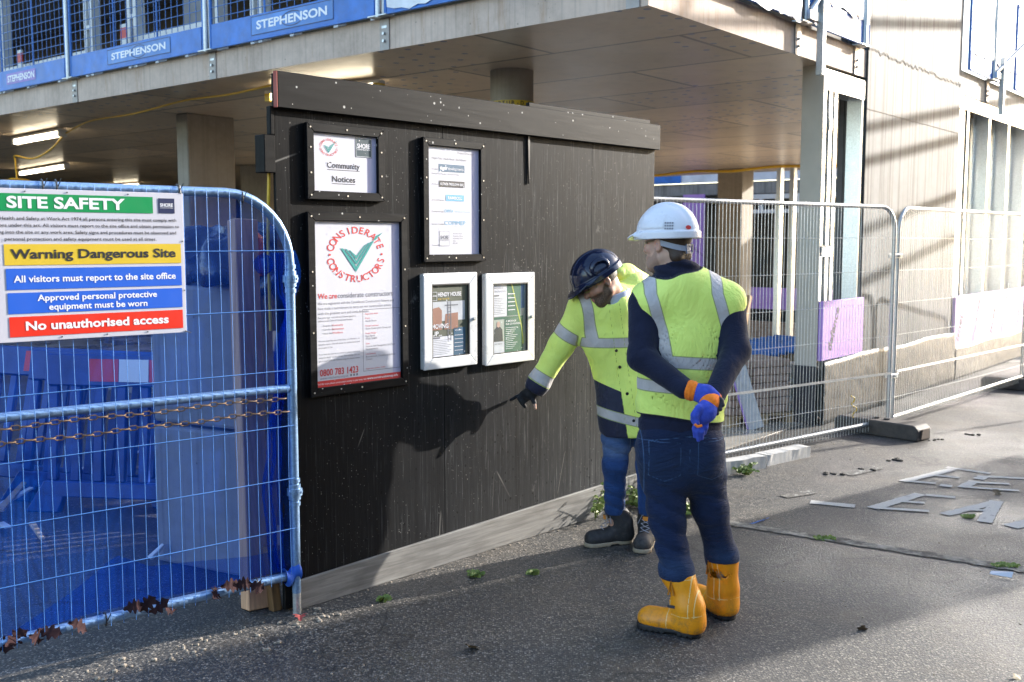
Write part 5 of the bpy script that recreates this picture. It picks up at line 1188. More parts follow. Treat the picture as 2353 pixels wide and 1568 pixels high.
def m_denim(name, dark, lite):
    m = NT(name); v = m.co((1, 1, .5))
    c = m.mix(m.ramp(m.noise(5, 6, .7, v), [(.32, 0), (.72, 1)]), dark, tint(dark, 1.55))
    c = m.mix(m.math('MULTIPLY', m.ramp(m.attr('fade'), [(0, 0), (1, 1)]), m.ramp(m.noise(20, 5, .7, m.co((1, 1, 3))), [(.25, .35), (.75, 1)])), c, lite)
    c = m.mix(line(m, 'seam', .0018), c, tint(lite, .9))
    nb = m.bump(m.noise(10, 5, .65, m.co((.8, .8, 2.2), rot=(0, R(20), 0)), 1.2), .8, .020); nb = m.bump(m.noise(500, 2), .2, .001, nb)
    return m.fin(c, .82, 0, .2, nb, Sheen_Weight=.08)
def m_skin(name, base, beardc=(.05, .03, .018)):
    m = NT(name); c = m.mix(m.ramp(m.noise(28, 5), [(.3, 0), (.7, 1)]), tint(base, .88), tint(base, 1.1))
    c = m.mix(m.math('MULTIPLY', m.ramp(m.attr('flush'), [(.0, 1), (1.0, 0)]), .35), c, (.52, .17, .12))
    bd = m.math('MULTIPLY', m.ramp(m.math('ADD', m.attr('beard'), m.math('MULTIPLY', m.noise(180, 3), .006)), [(.0, 1), (.010, 0)]), m.ramp(m.noise(260, 2), [(.3, .65), (.6, 1)]))
    c = m.mix(bd, c, beardc)
    c = m.mix(edge(m, 'eye'), c, (.02, .015, .012)); c = m.mix(edge(m, 'lip'), c, (.42, .17, .14))
    return m.fin(c, .5, 0, .4, m.bump(m.noise(150, 3), .15, .002), Subsurface_Weight=.12, Subsurface_Scale=.01)
big = lambda P: np.full(len(P), 1.0, np.float32)
SKIN1, SKIN2 = m_skin("weathered skin", (.50, .31, .225)), m_skin("fair skin", (.56, .36, .27), (.33, .21, .155))
class Head:
    "head frame: f forward, u up, r to the wearer's left"
    def __init__(s, c, f, u): s.c = np.array(c); s.f = nrm(f); u = np.array(u, float); s.u = nrm(u-s.f*(u@s.f)); s.r = np.cross(s.u, s.f)
    def p(s, x, y, z): return s.c+s.f*x+s.r*y+s.u*z
    def loc(s, P): d = P-A3(s.c); return d@A3(s.f), d@A3(s.r), d@A3(s.u)
    def sdf(s, P):
        X = (s.f, s.r, s.u)
        d = ell(P, s.p(-.010, 0, .035), X, (.098, .076, .090))
        d = smin(d, ell(P, s.p(.030, 0, -.035), X, (.062, .058, .080)), .035)
        d = smin(d, rc(P, s.p(.060, -.018, -.092), s.p(.060, .018, -.092), .024, .024), .03)
        d = smin(d, rc(P, s.p(-.005, -.052, -.060), s.p(.060, -.016, -.092), .022, .022), .03); d = smin(d, rc(P, s.p(-.005, .052, -.060), s.p(.060, .016, -.092), .022, .022), .03)
        d = smin(d, rc(P, s.p(.085, 0, .012), s.p(.108, 0, -.028), .010, .014), .016)
        for q in (-1, 1):
            d = smin(d, rc(P, s.p(.076, q*.014, .028), s.p(.066, q*.050, .026), .011, .010), .014)
            d = smin(d, rc(P, s.p(.070, q*.038, -.018), s.p(.055, q*.052, -.020), .018, .018), .02)
            d = np.maximum(d, -(rc(P, s.p(.093, q*.032, .008), s.p(.093, q*.032, .008), .013, .013)))
            d = smin(d, ell(P, s.p(.079, q*.032, .007), X, (.010, .012, .010)), .004)
            e = ell(P, s.p(-.012, q*.080, -.005), X, (.020, .010, .033)); e = np.maximum(e, -rc(P, s.p(-.006, q*.091, -.002), s.p(-.006, q*.091, -.012), .010, .010)); d = smin(d, e, .008)
        d = smin(d, rc(P, s.p(.090, -.016, -.056), s.p(.090, .016, -.056), .0075, .0075), .008); d = smin(d, rc(P, s.p(.088, -.014, -.067), s.p(.088, .014, -.067), .008, .008), .008)
        return d
    def attrs(s, full=True, lim=-.035):
        def beard(P):
            x, y, z = s.loc(P); jaw = np.maximum.reduce([z-(lim+.050*np.clip((.035-x)/.05, 0, 1)), -x-.004, np.abs(y)-.2, -(z+.17)]); must = np.maximum(np.abs(z+.045)-.006, .075-x); lipsd = np.sqrt((x-.095)**2+(z+.062)**2+(np.maximum(np.abs(y)-.018, 0))**2)-.011
            return np.maximum(np.minimum(jaw, must), -lipsd)
        def eye(P): x, y, z = s.loc(P); return np.minimum(np.sqrt((np.abs(y)-.032)**2*.6+(z-.007)**2*2.2+(x-.088)**2)-.009, np.maximum(np.abs(z-.036-.1*(.05-np.abs(y)))-.004, np.maximum(np.abs(np.abs(y)-.034)-.020, .055-x)))
        def lip(P): x, y, z = s.loc(P); return np.sqrt((x-.096)**2+(z+.061)**2+np.maximum(np.abs(y)-.016, 0)**2)-.011
        def flush(P): x, y, z = s.loc(P); return np.minimum(np.sqrt((x-.11)**2+y*y+(z+.02)**2), np.minimum(np.sqrt((x-.06)**2+(np.abs(y)-.05)**2+(z+.02)**2), np.sqrt((x+.012)**2+(np.abs(y)-.085)**2+(z+.005)**2)))/.05
        return dict(beard=beard, eye=eye, lip=lip, flush=flush)
def helmet(H, parent, origin, mat, label_parts, brim=.052, vents=False, back=None):
    X = (H.f, H.r, H.u); pts = [H.p(x, y, z) for x in (-.15, .20) for y in (-.13, .13) for z in (-.02, .19)]
    def f(P):
        x, y, z = H.loc(P); zz = z-.048
        dome = ell(P, H.p(-.004, 0, .050), X, (.143, .113, .122))
        ridge = np.maximum(np.abs(y)-.018-.10*np.clip(-x, 0, .1)*0, -zz) ; ridge = np.maximum(ell(P, H.p(-.004, 0, .050), X, (.1475, .1135, .1275)), np.abs(y)-.020)
        d = smin(dome, ridge, .010)
        side = np.maximum(ell(P, H.p(-.004, 0, .050), X, (.147, .117, .115)), np.maximum(np.abs(x)-.060, np.abs(zz-.045)-.028)); d = smin(d, side, .008)
        d = np.maximum(d, -(zz+.012+.10*np.maximum(-x-.02, 0)*0))
        inner = ell(P, H.p(-.004, 0, .046), X, (.137, .107, .114)); d = np.maximum(d, -inner)
        skirt = np.maximum(np.abs(np.sqrt((x+.004)**2/.147**2+y**2/.117**2)-1)*.12-.0045, np.abs(zz+.014)-.016); d = smin(d, skirt, .008)
        pk = np.sqrt(((x-.055)/(.147+brim-.055+.001))**2+(y/.112)**2)-1; peak = np.maximum(np.maximum(pk*.11, .035-x), np.abs(zz+.004+.35*(x-.12)*(x > .10)+.9*y*y)-.0045); peak = np.maximum(peak, -(np.sqrt((x+.004)**2/.137**2+y**2/.107**2)-1)*.11); d = smin(d, peak, .012)
        return d
    o = body_mesh("hard_hat", f, pts, .01, .0034, mat, origin, parent, relax=1); return o
def fingers(P, roots, joints, rads, k=.004):
    d = None
    for a, js, r in zip(roots, joints, rads):
        pts = [a]+list(js); e = chain(P, pts, [r]*(len(pts)-1)+[r*.82], .006); d = e if d is None else smin(d, e, k)
    return d
def boot_sdf(P, heel, toe, h, rs, top, rt, w=.047):
    heel, toe, top = map(np.array, (heel, toe, top)); d = nrm(toe-heel); up = np.array([0, 0, 1.0]); side = np.cross(up, d)
    a = heel+d*.035+up*.055; t = toe-d*.050+up*.045
    f = chain(P, [a, heel*.45+toe*.55+up*.050, t], [w*1.0, w*.98, w*1.02], .03, up, .86)
    f = smin(f, rc(P, toe-d*.075+up*.042, toe-d*.060+up*.042, w*1.0, w*.98), .02)
    f = smin(f, chain(P, [heel+d*.045+up*.05, heel+d*.055+up*.12, top], [w*.95, rs, rt], .05), .05)
    return np.maximum(f, -(P[:, 2]-heel[2]-.022))
def sole_sdf(P, heel, toe, z1, w=.050):
    heel, toe = np.array(heel), np.array(toe); d = nrm(toe-heel)
    q = P.copy(); q[:, 2] = 0; h2, t2 = heel.copy(), toe.copy(); h2[2] = t2[2] = 0
    f = smin(chain(q, [h2+d*.040, h2*.5+t2*.5], [w*.90, w*.88], .02), rc(q, h2*.5+t2*.5, t2-d*.052, w*.88, w*1.06), .02); x = along(P, heel, toe)
    b = np.maximum(f, np.abs(P[:, 2]-heel[2]-(z1+.002)/2)-(z1-.002)/2)
    arch = np.maximum(np.abs(x-.115)-.028, P[:, 2]-heel[2]-.010); b = np.maximum(b, -arch)
    return np.maximum(b, -np.maximum(np.abs((x % .026)-.013)-.004, np.maximum(P[:, 2]-heel[2]-.007, .0)))
# ================================================== the pointing man
def man_pointing():
    O = np.array([.60, 5.60, 0.0])
    H = Head(at(1379, 648, 5.52), (-.80, -.22, -.52), (-.48, -.06, .86))
    nk, sR, sL = at(1413, 690, 5.57), at(1345, 706, 5.58), at(1452, 662, 5.72)
    eR, wR, hR = at(1289, 795, 5.62), at(1238, 880, 5.62), at(1217, 905, 5.625)
    tip = np.array(HA+hd*1.405+hn*.012)+np.array([0, 0, .818]); 
    eL, wL = at(1512, 790, 5.72), at(1490, 930, 5.62)
    ch, wa, hi, he = at(1400, 745, 5.60), at(1428, 850, 5.63), at(1447, 935, 5.62), at(1455, 985, 5.62)
    lat = nrm(sL-sR); latw = nrm(np.array([.93, .30, 0])); fw = nrm(np.cross(latw, [0, 0, 1.0]))   # towards the camera-left
    # legs and boots
    hipR, hipL = at(1424, 940, 5.62), at(1492, 940, 5.64)
    toeR, heelR = np.array([.405, 5.590, 0.0]), np.array([.672, 5.690, 0.0]); toeL, heelL = np.array([.700, 5.455, 0.0]), np.array([.790, 5.720, 0.0])
    anR = np.array([.578, 5.655, .17]); anL = np.array([.765, 5.655, .17]); knR, knL = at(1413, 1070, 5.58), at(1490, 1072, 5.58)
    root_pts = [nk, hi, sR, sL]
    thumb = [at(1222, 912, 5.61), at(1228, 926, 5.595), at(1230, 939, 5.585)]
    kn = at(1205, 909, 5.64)
    def body(P):
        d = H.sdf(P); d = smin(d, chain(P, [H.p(-.035, 0, -.045), nk+np.array([0, .02, .015]), nk+np.array([.01, .03, -.06])], [.055, .058, .075], .03), .03)
        d = smin(d, chain(P, [nk-np.array([0, 0, .07]), ch, wa, hi], [.07, .10, .09, .10], .05), .05)
        d = smin(d, chain(P, [nk-np.array([0, 0, .08]), sR, eR, wR, hR], [.05, .05, .038, .026, .028], .03), .03); d = smin(d, chain(P, [nk-np.array([0, 0, .08]), sL, eL, wL], [.05, .05, .038, .03], .03), .03)
        for a, b, c in ((hipR, knR, anR), (hipL, knL, anL)): d = smin(d, chain(P, [hi, a, b, c-np.array([0, 0, .06])], [.08, .06, .045, .034], .04), .04)
        d = smin(d, chain(P, thumb, [.011, .010, .0085], .004), .004); return d
    at1 = H.attrs(lim=-.040)
    root = body_mesh("person", body, [H.p(0, 0, .14), H.p(.12, 0, 0), H.p(-.1, .1, 0), nk, hR, tip, anR, anL, eL, sR], .12, .0055, SKIN1, O, None, at1)
    tag(root, "man in long yellow hi-vis coat and dark blue helmet bending to point at the hoarding", "person", "site workers at the hoarding")
    # coat
    cR = at(1230, 893, 5.62)
    hemc = [at(1370, 980, 5.55), at(1429, 1000, 5.50), at(1535, 1000, 5.6)]
    def torso(P):
        d = chain(P, [at(1398, 715, 5.60), at(1405, 770, 5.61), at(1432, 855, 5.63), at(1452, 940, 5.625), at(1458, 990, 5.62)], [.140, .158, .155, .185, .195], .08, fw, .66)
        d = smin(d, chain(P, [sR, nk+np.array([.0, .02, -.03]), sL], [.088, .090, .090], .05), .07)
        return d
    def armR(P):
        t = along(P, eR, wR); w1 = fold(P, along(P, sR, eR), 110, 3, .005)*np.exp(-((along(P, sR, eR)-.20)/.10)**2)
        d = chain(P, [sR, eR], [.080, .070], .05); d = smin(d, chain(P, [eR, wR, cR], [.070, .061, .057], .03), .02)
        return d+w1+fold(P, t, 100, 5, .006)*np.exp(-((t-.10)/.12)**2)
    def coat(P):
        d = smin(torso(P), armR(P), .055); d = smin(d, chain(P, [sL, eL, wL], [.088, .075, .062], .05), .05)
        zz = P[:, 2]; d = d+.003*wr(P*np.array([1, 1, .55], np.float32), 17, 7)+.0025*wr(P, 34, 8)+fold(P, zz, 40, 3, .006)*np.exp(-((zz-1.02)/.12)**2)
        hem = (he[2]-.03)-zz; d = np.maximum(d, hem)
        d = np.maximum(d, -(along(P, cR, eR)+.012) if False else -along(P, cR+nrm(cR-eR)*.022, eR))
        # open collar
        d = np.maximum(d, -rc(P, nk+np.array([-.03, -.05, .03]), nk+np.array([-.05, -.08, .12]), .058, .085))
        return d
    def col(P): 
        c = nk+np.array([.0, .015, .0]); x = P-A3(c); axis = A3(nrm([-.25, -.10, .95])); hh = x@axis; rr = np.sqrt(((x-hh[:, None]*axis)**2).sum(1)); return np.maximum(np.abs(rr-.080-.12*np.maximum(hh, 0))-.006, np.maximum(hh-.045, -.05-hh))
    TR = lambda P, z0, z1: np.abs(P[:, 2]-(z0+z1)/2)-(z1-z0)/2
    notarm = lambda P: armR(P)-.012
    def zband(P, c): # sagging horizontal band on the coat body, follows the slope of the leaning torso
        return P[:, 2]-(c-.25*(P[:, 0]-.50)*(c < 1))
    def tape(P):
        ta = along(P, sR, eR); tb = along(P, eR, wR); inarm = armR(P)-.006
        b1 = np.maximum(np.maximum(np.abs(ta-.175)-.030, inarm), -(torso(P)-.004)*0-1)
        b2 = np.maximum(np.maximum(np.abs(tb-.205)-.030, inarm), tb*0-1)
        bod = -(armR(P)-.02)
        w1 = np.maximum(np.abs(zband(P, 1.155))-.026, bod); w2 = np.maximum(np.abs(zband(P, .770))-.026, bod)
        # shoulder strap running down from the right shoulder
        a, b = A3(at(1344, 690, 5.50)), A3(at(1364, 790, 5.50)); q = P-a; s = A3(nrm(b-a)); lt = A3(latw); strap = np.maximum(np.maximum(np.abs(q@lt-.20*(q@s)*0-(q@s)*float((b-a)@latw)/float(np.linalg.norm(b-a)))-.026, zband(P, 1.155)*-1), bod*0-1)
        strap = np.maximum(strap, np.abs(P[:, 1]-5.5)-.32); strap = np.maximum(strap, np.maximum(P[:, 2]-1.60, 1.13-P[:, 2]))
        strap = np.maximum(strap, armR(P)*-1-.02)
        return np.minimum(np.minimum(b1, b2), np.minimum(np.minimum(w1, w2), strap))
    plx = lambda P: P[:, 0]-(.535+.15*(1.45-P[:, 2]))   # front placket line
    def navy(P):
        low = np.maximum(P[:, 2]-(.950-.40*(P[:, 0]-.44)), -(armR(P)-.02)); low = np.maximum(low, plx(P)+.028)
        cuff = np.maximum(along(P, wR, eR)*1-.0, armR(P)-.01); cuff = np.maximum(cuff, -(torso(P)-.05)); return np.minimum(low, along(P, eR, wR)*0+np.maximum(cuff, .0*cuff-1))
    def trim(P): return big(P)
    def seam(P): return np.minimum(np.abs(plx(P)+.030), np.abs(plx(P)-.028))*np.where(P[:, 1] < 5.62, 1, 50)+.0001
    HV1 = m_hivis("yellow hi-vis coat cloth")
    cpts = [nk, sR, sL, eR, cR, eL, wL, at(1370, 1000, 5.5), at(1540, 1000, 5.75), at(1455, 985, 5.8)]
    coat_o = body_mesh("coat", coat, cpts, .13, .0058, HV1, O, root, dict(tape=tape, navy=navy, trim=trim, seam=seam))
    body_mesh("shirt_collar", lambda P: smin(col(P), big(P), .001)+.002*wr(P, 40, 2), [nk], .15, .0045, m_cloth("pale blue shirt", (.42, .47, .62), (.52, .56, .70)), O, root)
    def hood(P): return chain(P, [at(1422, 634, 5.66), at(1440, 634, 5.72), at(1470, 662, 5.76), at(1490, 720, 5.76)], [.040, .052, .070, .085], .07)+.002*wr(P, 26, 3)
    body_mesh("hood", hood, [at(1425, 640, 5.66), at(1490, 725, 5.76)], .11, .006, HV1, O, root, dict(tape=big, navy=big, trim=big, seam=big))
    for px, py in ((1404, 738), (1412, 806), (1420, 844), (1437, 905), (1452, 967), (1467, 1040))[1:5]:
        p = at(px+4, py, 5.47); g = MB(); g.tube([(p-O), (p-O)+np.array([-.0, -.006, 0])], .0075, 10)
        # press studs sit on the placket
        lo_, hi_ = 5.2, 5.7
        for yy in np.arange(5.30, 5.62, .003):
            if coat(np.array([[p[0]*yy/5.47, yy, EYE+(p[2]-EYE)*yy/5.47]], np.float32))[0] < 0: break
        q = np.array([p[0]*yy/5.47, yy, EYE+(p[2]-EYE)*yy/5.47])-O
        g = MB(); g.tube([q+np.array([0, .004, 0]), q+np.array([0, -.004, 0])], .0085, 12); g.build("press_stud", simple("dark press stud", (.03, .03, .035), .3, .6), root, smooth=True)
    # jeans
    def jeans(P):
        d = None
        for a, b, c, s in ((hipR, knR, anR, 1), (hipL, knL, anL, 2)):
            e = chain(P, [a, a*.5+b*.5, b, c+np.array([0, 0, -.01])], [.094, .080, .064, .054], .04)
            t = P[:, 2]; e = e+fold(P, t, 95, s, .010)*(np.exp(-((t-.62)/.10)**2)+.9*np.exp(-((t-.26)/.11)**2))+.003*wr(P, 30, 4)
            d = e if d is None else smin(d, e, .03)
        d = smin(d, rc(P, hi, hi-np.array([0, 0, .02]), .13, .13, fw, .7), .06)
        return np.maximum(d, .176-P[:, 2])
    fade = lambda P: np.exp(-((P[:, 2]-.72)/.10)**2)*.9*np.clip(1.2-np.abs(P[:, 0]-.53)*9, 0, 1)+.5*np.exp(-((P[:, 2]-.56)/.035)**2)
    body_mesh("jeans", jeans, [hi, hipR, hipL, anR, anL, knR], .14, .0055, m_denim("faded blue denim", (.018, .052, .165), (.22, .32, .50)), O, root, dict(fade=fade, seam=lambda P: np.abs(P[:, 0]-(.648-.02*(P[:, 2]-.6)))*np.where(P[:, 1] < 5.66, 1, 50)))
    BL = simple("scuffed black suede", (.030, .029, .031), .75, var=.4, vs=18, bump=.3, bs=70, grime=.35, gcol=(.14, .12, .10)); SOLE = simple("tan rubber sole", (.33, .27, .19), .7, var=.2, vs=20, grime=.4, gcol=(.06, .05, .045))
    ORA = simple("orange tag", (.75, .27, .03), .6); LACE = simple("grey lace", (.28, .28, .32), .8)
    for nm, heel, toe, an in (("right", heelR, toeR, anR), ("left", heelL, toeL, anL)):
        top = an+np.array([0, 0, .035])
        f = lambda P, heel=heel, toe=toe, top=top: np.maximum(boot_sdf(P, heel, toe, .2, .054, top, .060, .046)+.0025*wr(P, 60, 4), P[:, 2]-(.205+.25*along(P, toe, heel)*0))
        b = body_mesh("boot", f, [heel, toe, top], .09, .0042, BL, O, root)
        body_mesh("sole", lambda P, heel=heel, toe=toe: sole_sdf(P, heel, toe, .026, .049), [heel, toe], .08, .0038, SOLE, O, b)
        d = nrm(toe-heel); sd = np.cross([0, 0, 1.0], d); g = MB()
        ins = [np.array(toe)-d*(.105+.017*k)+np.array([0, 0, .100+.019*k]) for k in range(5)]
        for k, p in enumerate(ins):
            q = ins[min(k+1, 4)]; 
            for s in (-1, 1): g.tube([p+sd*.026*s+np.array([0, 0, -.004])-O, p+d*.006+np.array([0, 0, .006])-O, q-sd*.026*s+np.array([0, 0, -.004])-O], .0022, 5)
        p = ins[-1]; 
        for s in (-1, 1): g.tube([p-O, p+sd*.022*s+d*.03+np.array([0, 0, .004])-O, p+sd*.045*s+d*.032+np.array([0, 0, -.045])-O], .002, 5)
        g.build("lace", LACE, b, smooth=True)
        g = MB(); c = top+d*.062+np.array([0, 0, -.045]); g.add([c+sd*.016-np.array([0, 0, .012])-O, c-sd*.016-np.array([0, 0, .012])-O, c-sd*.016+d*.002+np.array([0, 0, .012])-O, c+sd*.016+d*.002+np.array([0, 0, .012])-O], [(0, 1, 2, 3)])
        for s in (1,): c = np.array(heel)+d*.045+sd*s*.054+np.array([0, 0, .095]); g.add([c+d*.012-O, c-d*.012-O, c-d*.014+np.array([0, 0, .02])-O, c+d*.006+np.array([0, 0, .02])-O], [(0, 1, 2, 3)])
        g.build("boot_tag", ORA, b)
    # glove: index finger on the board, the rest curled, thumb dropping below the palm
    dirp = nrm(tip-kn); dn = np.array([0, 0, -1.0])
    def glove(P):
        d = rc(P, hR+np.array([.02, 0, .012]), kn, .034, .030, [0, 1, 0], .75); d = smin(d, rc(P, cR, hR, .036, .034), .02)
        k0 = kn+np.array([0, 0, .010])
        d = smin(d, chain(P, [k0, k0*.45+tip*.55+np.array([0, 0, .004]), tip], [.0125, .0105, .0085], .004), .008)
        for i, (dx, dy, dz) in enumerate(((-.002, -.018, -.008), (.006, -.022, -.022), (.014, -.020, -.034))):
            b = kn+np.array([dx, dy+.012, dz+.012]); m1 = b+dirp*.030+np.array([0, -.006, -.010]); m2 = m1+np.array([.016, .004, -.020]); d = smin(d, chain(P, [b, m1, m2], [.0125, .0115, .010], .006), .005)
        d = smin(d, chain(P, [hR+np.array([.008, -.012, 0]), thumb[0], thumb[1]], [.020, .0155, .0125], .008), .010)
        return d+.0012*wr(P, 90, 3)
    body_mesh("glove", glove, [cR, hR, tip, kn, thumb[1]], .05, .0032, m_cloth("black work glove", (.012, .012, .014), (.03, .03, .033), .75, .25, sc=30), O, root)
    hat1 = simple("glossy navy helmet shell", (.006, .011, .035), .13, var=.1, bump=.02, bs=30)
    h = helmet(H, root, O, hat1, None)
    g = MB(); 
    for a in range(0, 360, 12):
        pass
    def earbulge(P): return np.maximum(ell(P, H.p(-.01, .104, .085), (H.f, H.r, H.u), (.060, .022, .048)), -ell(P, H.p(-.01, .104, .080), (H.f, H.r, H.u), (.046, .030, .036)))
    body_mesh("side_ridge", earbulge, [H.p(-.01, .104, .085)], .085, .0036, hat1, O, h)
    g = MB(); g.tube([H.p(.085, y, -.004+.0*y)+H.f*(.018-(abs(y)/.065)**2*.055)-O for y in np.linspace(-.066, .066, 15)], .0045, 6); g.tube([H.p(.03, .072, .004)-O, H.p(-.02, .082, .012)-O, H.p(-.045, .080, .010)-O], .003, 6)
    sp = g.build("safety_glasses", simple("olive spectacle frame", (.30, .30, .10), .3), root, smooth=True)
    g = MB(); n = 12
    for i in range(n+1):
        y = -.064+.128*i/n; x = .105-(abs(y)/.065)**2*.05
        g.v.append(tuple(H.p(x, y, .004)-O)); g.v.append(tuple(H.p(x-.008, y, -.030+.01*(1-abs(y)/.064))-O))
    for i in range(n): g.f.append((2*i, 2*i+2, 2*i+3, 2*i+1)); g.m.append(0)
    g.build("lens", m_pane("clear lens"), sp)
    def hair(P):
        x, y, z = H.loc(P); d = np.maximum(ell(P, H.p(-.012, 0, .032), (H.f, H.r, H.u), (.103, .080, .094)), np.maximum(x+.012+.02*(z > .0), z-.06)); return np.maximum(d, -.062-z)
    body_mesh("hair", hair, [H.p(-.02, 0, .0)], .14, .0045, simple("dark hair", (.028, .018, .011), .6, bump=.5, bs=160), O, root)
    return root
# ================================================== the man with his hands behind his back
def man_standing():
    O = np.array([.82, 4.40, 0.0])
    H = Head(at(1532, 560, 4.44), (-.70, .70, -.03), (0, 0, 1))
    nk = at(1552, 622, 4.43); sL, sR = at(1480, 700, 4.42), at(1676, 702, 4.44)
    eL, wL = at(1474, 822, 4.335), at(1572, 893, 4.185); eR, wR = at(1692, 806, 4.335), at(1640, 912, 4.165)
    up, wa, hi = at(1580, 720, 4.45), at(1570, 880, 4.46), at(1562, 1000, 4.45)
    back = np.array([.04, -1.0, 0]); lat = np.array([1.0, .04, 0])
    toeL, heelL = np.array([.566, 4.420, 0.0]), np.array([.812, 4.285, 0.0]); toeR, heelR = np.array([.845, 4.735, 0.0]), np.array([.985, 4.480, 0.0])
    topL, topR = at(1556, 1330, 4.345), at(1659, 1290, 4.515)
    hipL, hipR = at(1517, 1030, 4.45), at(1610, 1030, 4.47); knL, knR = at(1531, 1180, 4.41), at(1631, 1165, 4.48)
    def body(P):
        d = H.sdf(P); d = smin(d, chain(P, [H.p(-.03, 0, -.04), nk, nk-np.array([0, 0, .06])], [.058, .060, .08], .03), .03)
        d = smin(d, chain(P, [nk-np.array([0, 0, .08]), up, wa, hi], [.07, .10, .095, .10], .05), .05)
        for s, e, w in ((sL, eL, wL), (sR, eR, wR)): d = smin(d, chain(P, [nk-np.array([0, 0, .09]), s, e, w], [.05, .045, .036, .027], .03), .03)
        for a, b, c in ((hipL, knL, topL), (hipR, knR, topR)): d = smin(d, chain(P, [hi, a, b, c-np.array([0, 0, .06])], [.08, .06, .035, .025], .04), .04)
        return d
    root = body_mesh("person", body, [H.p(0, 0, .14), H.p(.12, 0, 0), H.p(-.1, .1, 0), H.p(-.1, -.1, 0), sL, sR, eL, eR, wL, wR, topL-np.array([0, 0, .25]), topR], .11, .0055, SKIN2, O, None, H.attrs(lim=-.055))
    tag(root, "man in yellow hi-vis waistcoat, white helmet and tan boots standing with hands clasped behind him", "person", "site workers at the hoarding")
    def torso(P, g=0.0):
        d = chain(P, [at(1580, 720, 4.445), at(1576, 800, 4.45), at(1566, 900, 4.455), at(1562, 985, 4.45)], [.168+g, .174+g, .162+g, .174+g], .08, back, .66)
        return smin(d, chain(P, [sL+np.array([.035, 0, .015]), nk+np.array([.01, .0, -.055]), sR+np.array([-.035, 0, .015])], [.072+g, .082+g, .072+g], .05), .08)
    def armf(P, s, e, w, sd):
        t = along(P, s, e); u = along(P, e, w); d = smin(chain(P, [s, e], [.068, .056], .05), chain(P, [e, w], [.056, .045], .04), .03)
        return d+fold(P, u, 110, sd, .004)*np.exp(-((u-.06)/.09)**2)+fold(P, t, 90, sd+1, .004)*np.exp(-((t-.20)/.1)**2)+.0012*wr(P, 30, sd)
    def jumper(P):
        d = smin(torso(P), smin(armf(P, sL, eL, wL, 2), armf(P, sR, eR, wR, 6), .01), .05)
        hz = np.abs(P[:, 2]-.905)-.024; hemr = np.maximum(torso(P, .010)+.003*wr(P, 40, 3), hz); d = smin(d, hemr, .008)
        d = np.maximum(d, .880-P[:, 2])
        c = nk+np.array([.004, .0, .0]); x = P-A3(c); rr = np.sqrt((x[:, 0]/1.18)**2+x[:, 1]**2); hh = x[:, 2]
        prof = .070+.10*np.clip(-hh+.005, 0, .2)+.006*np.sin(hh*130+np.arctan2(x[:, 1], x[:, 0])*2)
        ringc = np.maximum(np.abs(rr-prof)-.009, np.abs(hh+.012)-.050+.012*np.sin(np.arctan2(x[:, 1], x[:, 0])*2+1)); d = smin(d, ringc, .02)
        return np.maximum(d, -rc(P, nk+np.array([0, 0, .0]), nk+np.array([0, 0, .2]), .056, .07))
    jp = [nk+np.array([0, 0, .07]), sL, sR, eL, eR, wL, wR, at(1455, 1010, 4.3), at(1665, 1010, 4.65)]
    NAVY = m_cloth("navy fleece", (.006, .008, .022), (.013, .017, .042), .9, .3)
    body_mesh("jumper", jumper, jp, .10, .0055, NAVY, O, root)
    sepL = lambda P: armf(P, sL, eL, wL, 2); sepR = lambda P: armf(P, sR, eR, wR, 6)
    cxm = lambda P: P[:, 0]-(.745-.05*(1.35-P[:, 2])*0)
    def shell(P):
        return smin(torso(P, .014), np.minimum(rc(P, sL+np.array([.03, 0, .0]), sL+np.array([.03, 0, -.06]), .080, .06), rc(P, sR+np.array([-.012, 0, .008]), sR+np.array([.0, 0, -.08]), .078, .072)), .06)+.004*wr(P*np.array([1, 1, .6], np.float32), 16, 5)+fold(P, P[:, 2]+.5*np.abs(P[:, 0]-.76), 42, 4, .008)*np.exp(-((P[:, 2]-1.04)/.10)**2)+.003*wr(P, 36, 6)+.004*np.sin((P[:, 0]*.7+P[:, 2])*40)*np.exp(-((P[:, 2]-1.0)/.07)**2)
    def vest(P):
        s = shell(P); d = np.maximum(s, -(s+.008)); x = P[:, 0]-O[0]+.06; z = P[:, 2]
        fl = chain(P, [nk+np.array([-.07, 0, -.065]), sL+np.array([-.022, 0, .060])], [.03, .016], .02, [0, 0, 1], .7); fr = chain(P, [nk+np.array([.07, 0, -.065]), sR+np.array([.030, 0, .058])], [.03, .016], .02, [0, 0, 1], .7)
        d = smin(d, np.minimum(fl, fr), .03)
        d = np.maximum(d, .932-.02*np.sin(x*9)-z)
        arm_cut = np.minimum(rc(P, sL+np.array([-.062, 0, -.035]), eL+np.array([-.035, 0, .08]), .085, .060), rc(P, sR+np.array([.092, 0, -.075]), eR+np.array([.060, 0, .08]), .085, .058))
        d = np.maximum(d, -arm_cut)
        x = P-A3(nk); rr = np.sqrt((x[:, 0]/1.15)**2+x[:, 1]**2); return np.maximum(d, np.minimum(-(rr-.098), -(x[:, 2]+.10)) if False else -np.maximum(rr-.096, -(x[:, 2]+.07)))
    cx = (sL[0]+sR[0])/2
    def tape(P):
        z = P[:, 2]; x = P[:, 0]-cx; b1 = np.abs(z-(1.185-.06*x))-.026; b2 = np.abs(z-(1.075-.05*x))-.0245
        bow = .120+.022*np.clip((z-1.20)/.12, 0, 1)
        v = np.abs(np.abs(x-.022+.05*np.clip((z-1.32)/.16, 0, 1))-bow)-.0255; v = np.maximum(v, 1.165-z)
        return np.minimum(np.minimum(b1, b2), v)
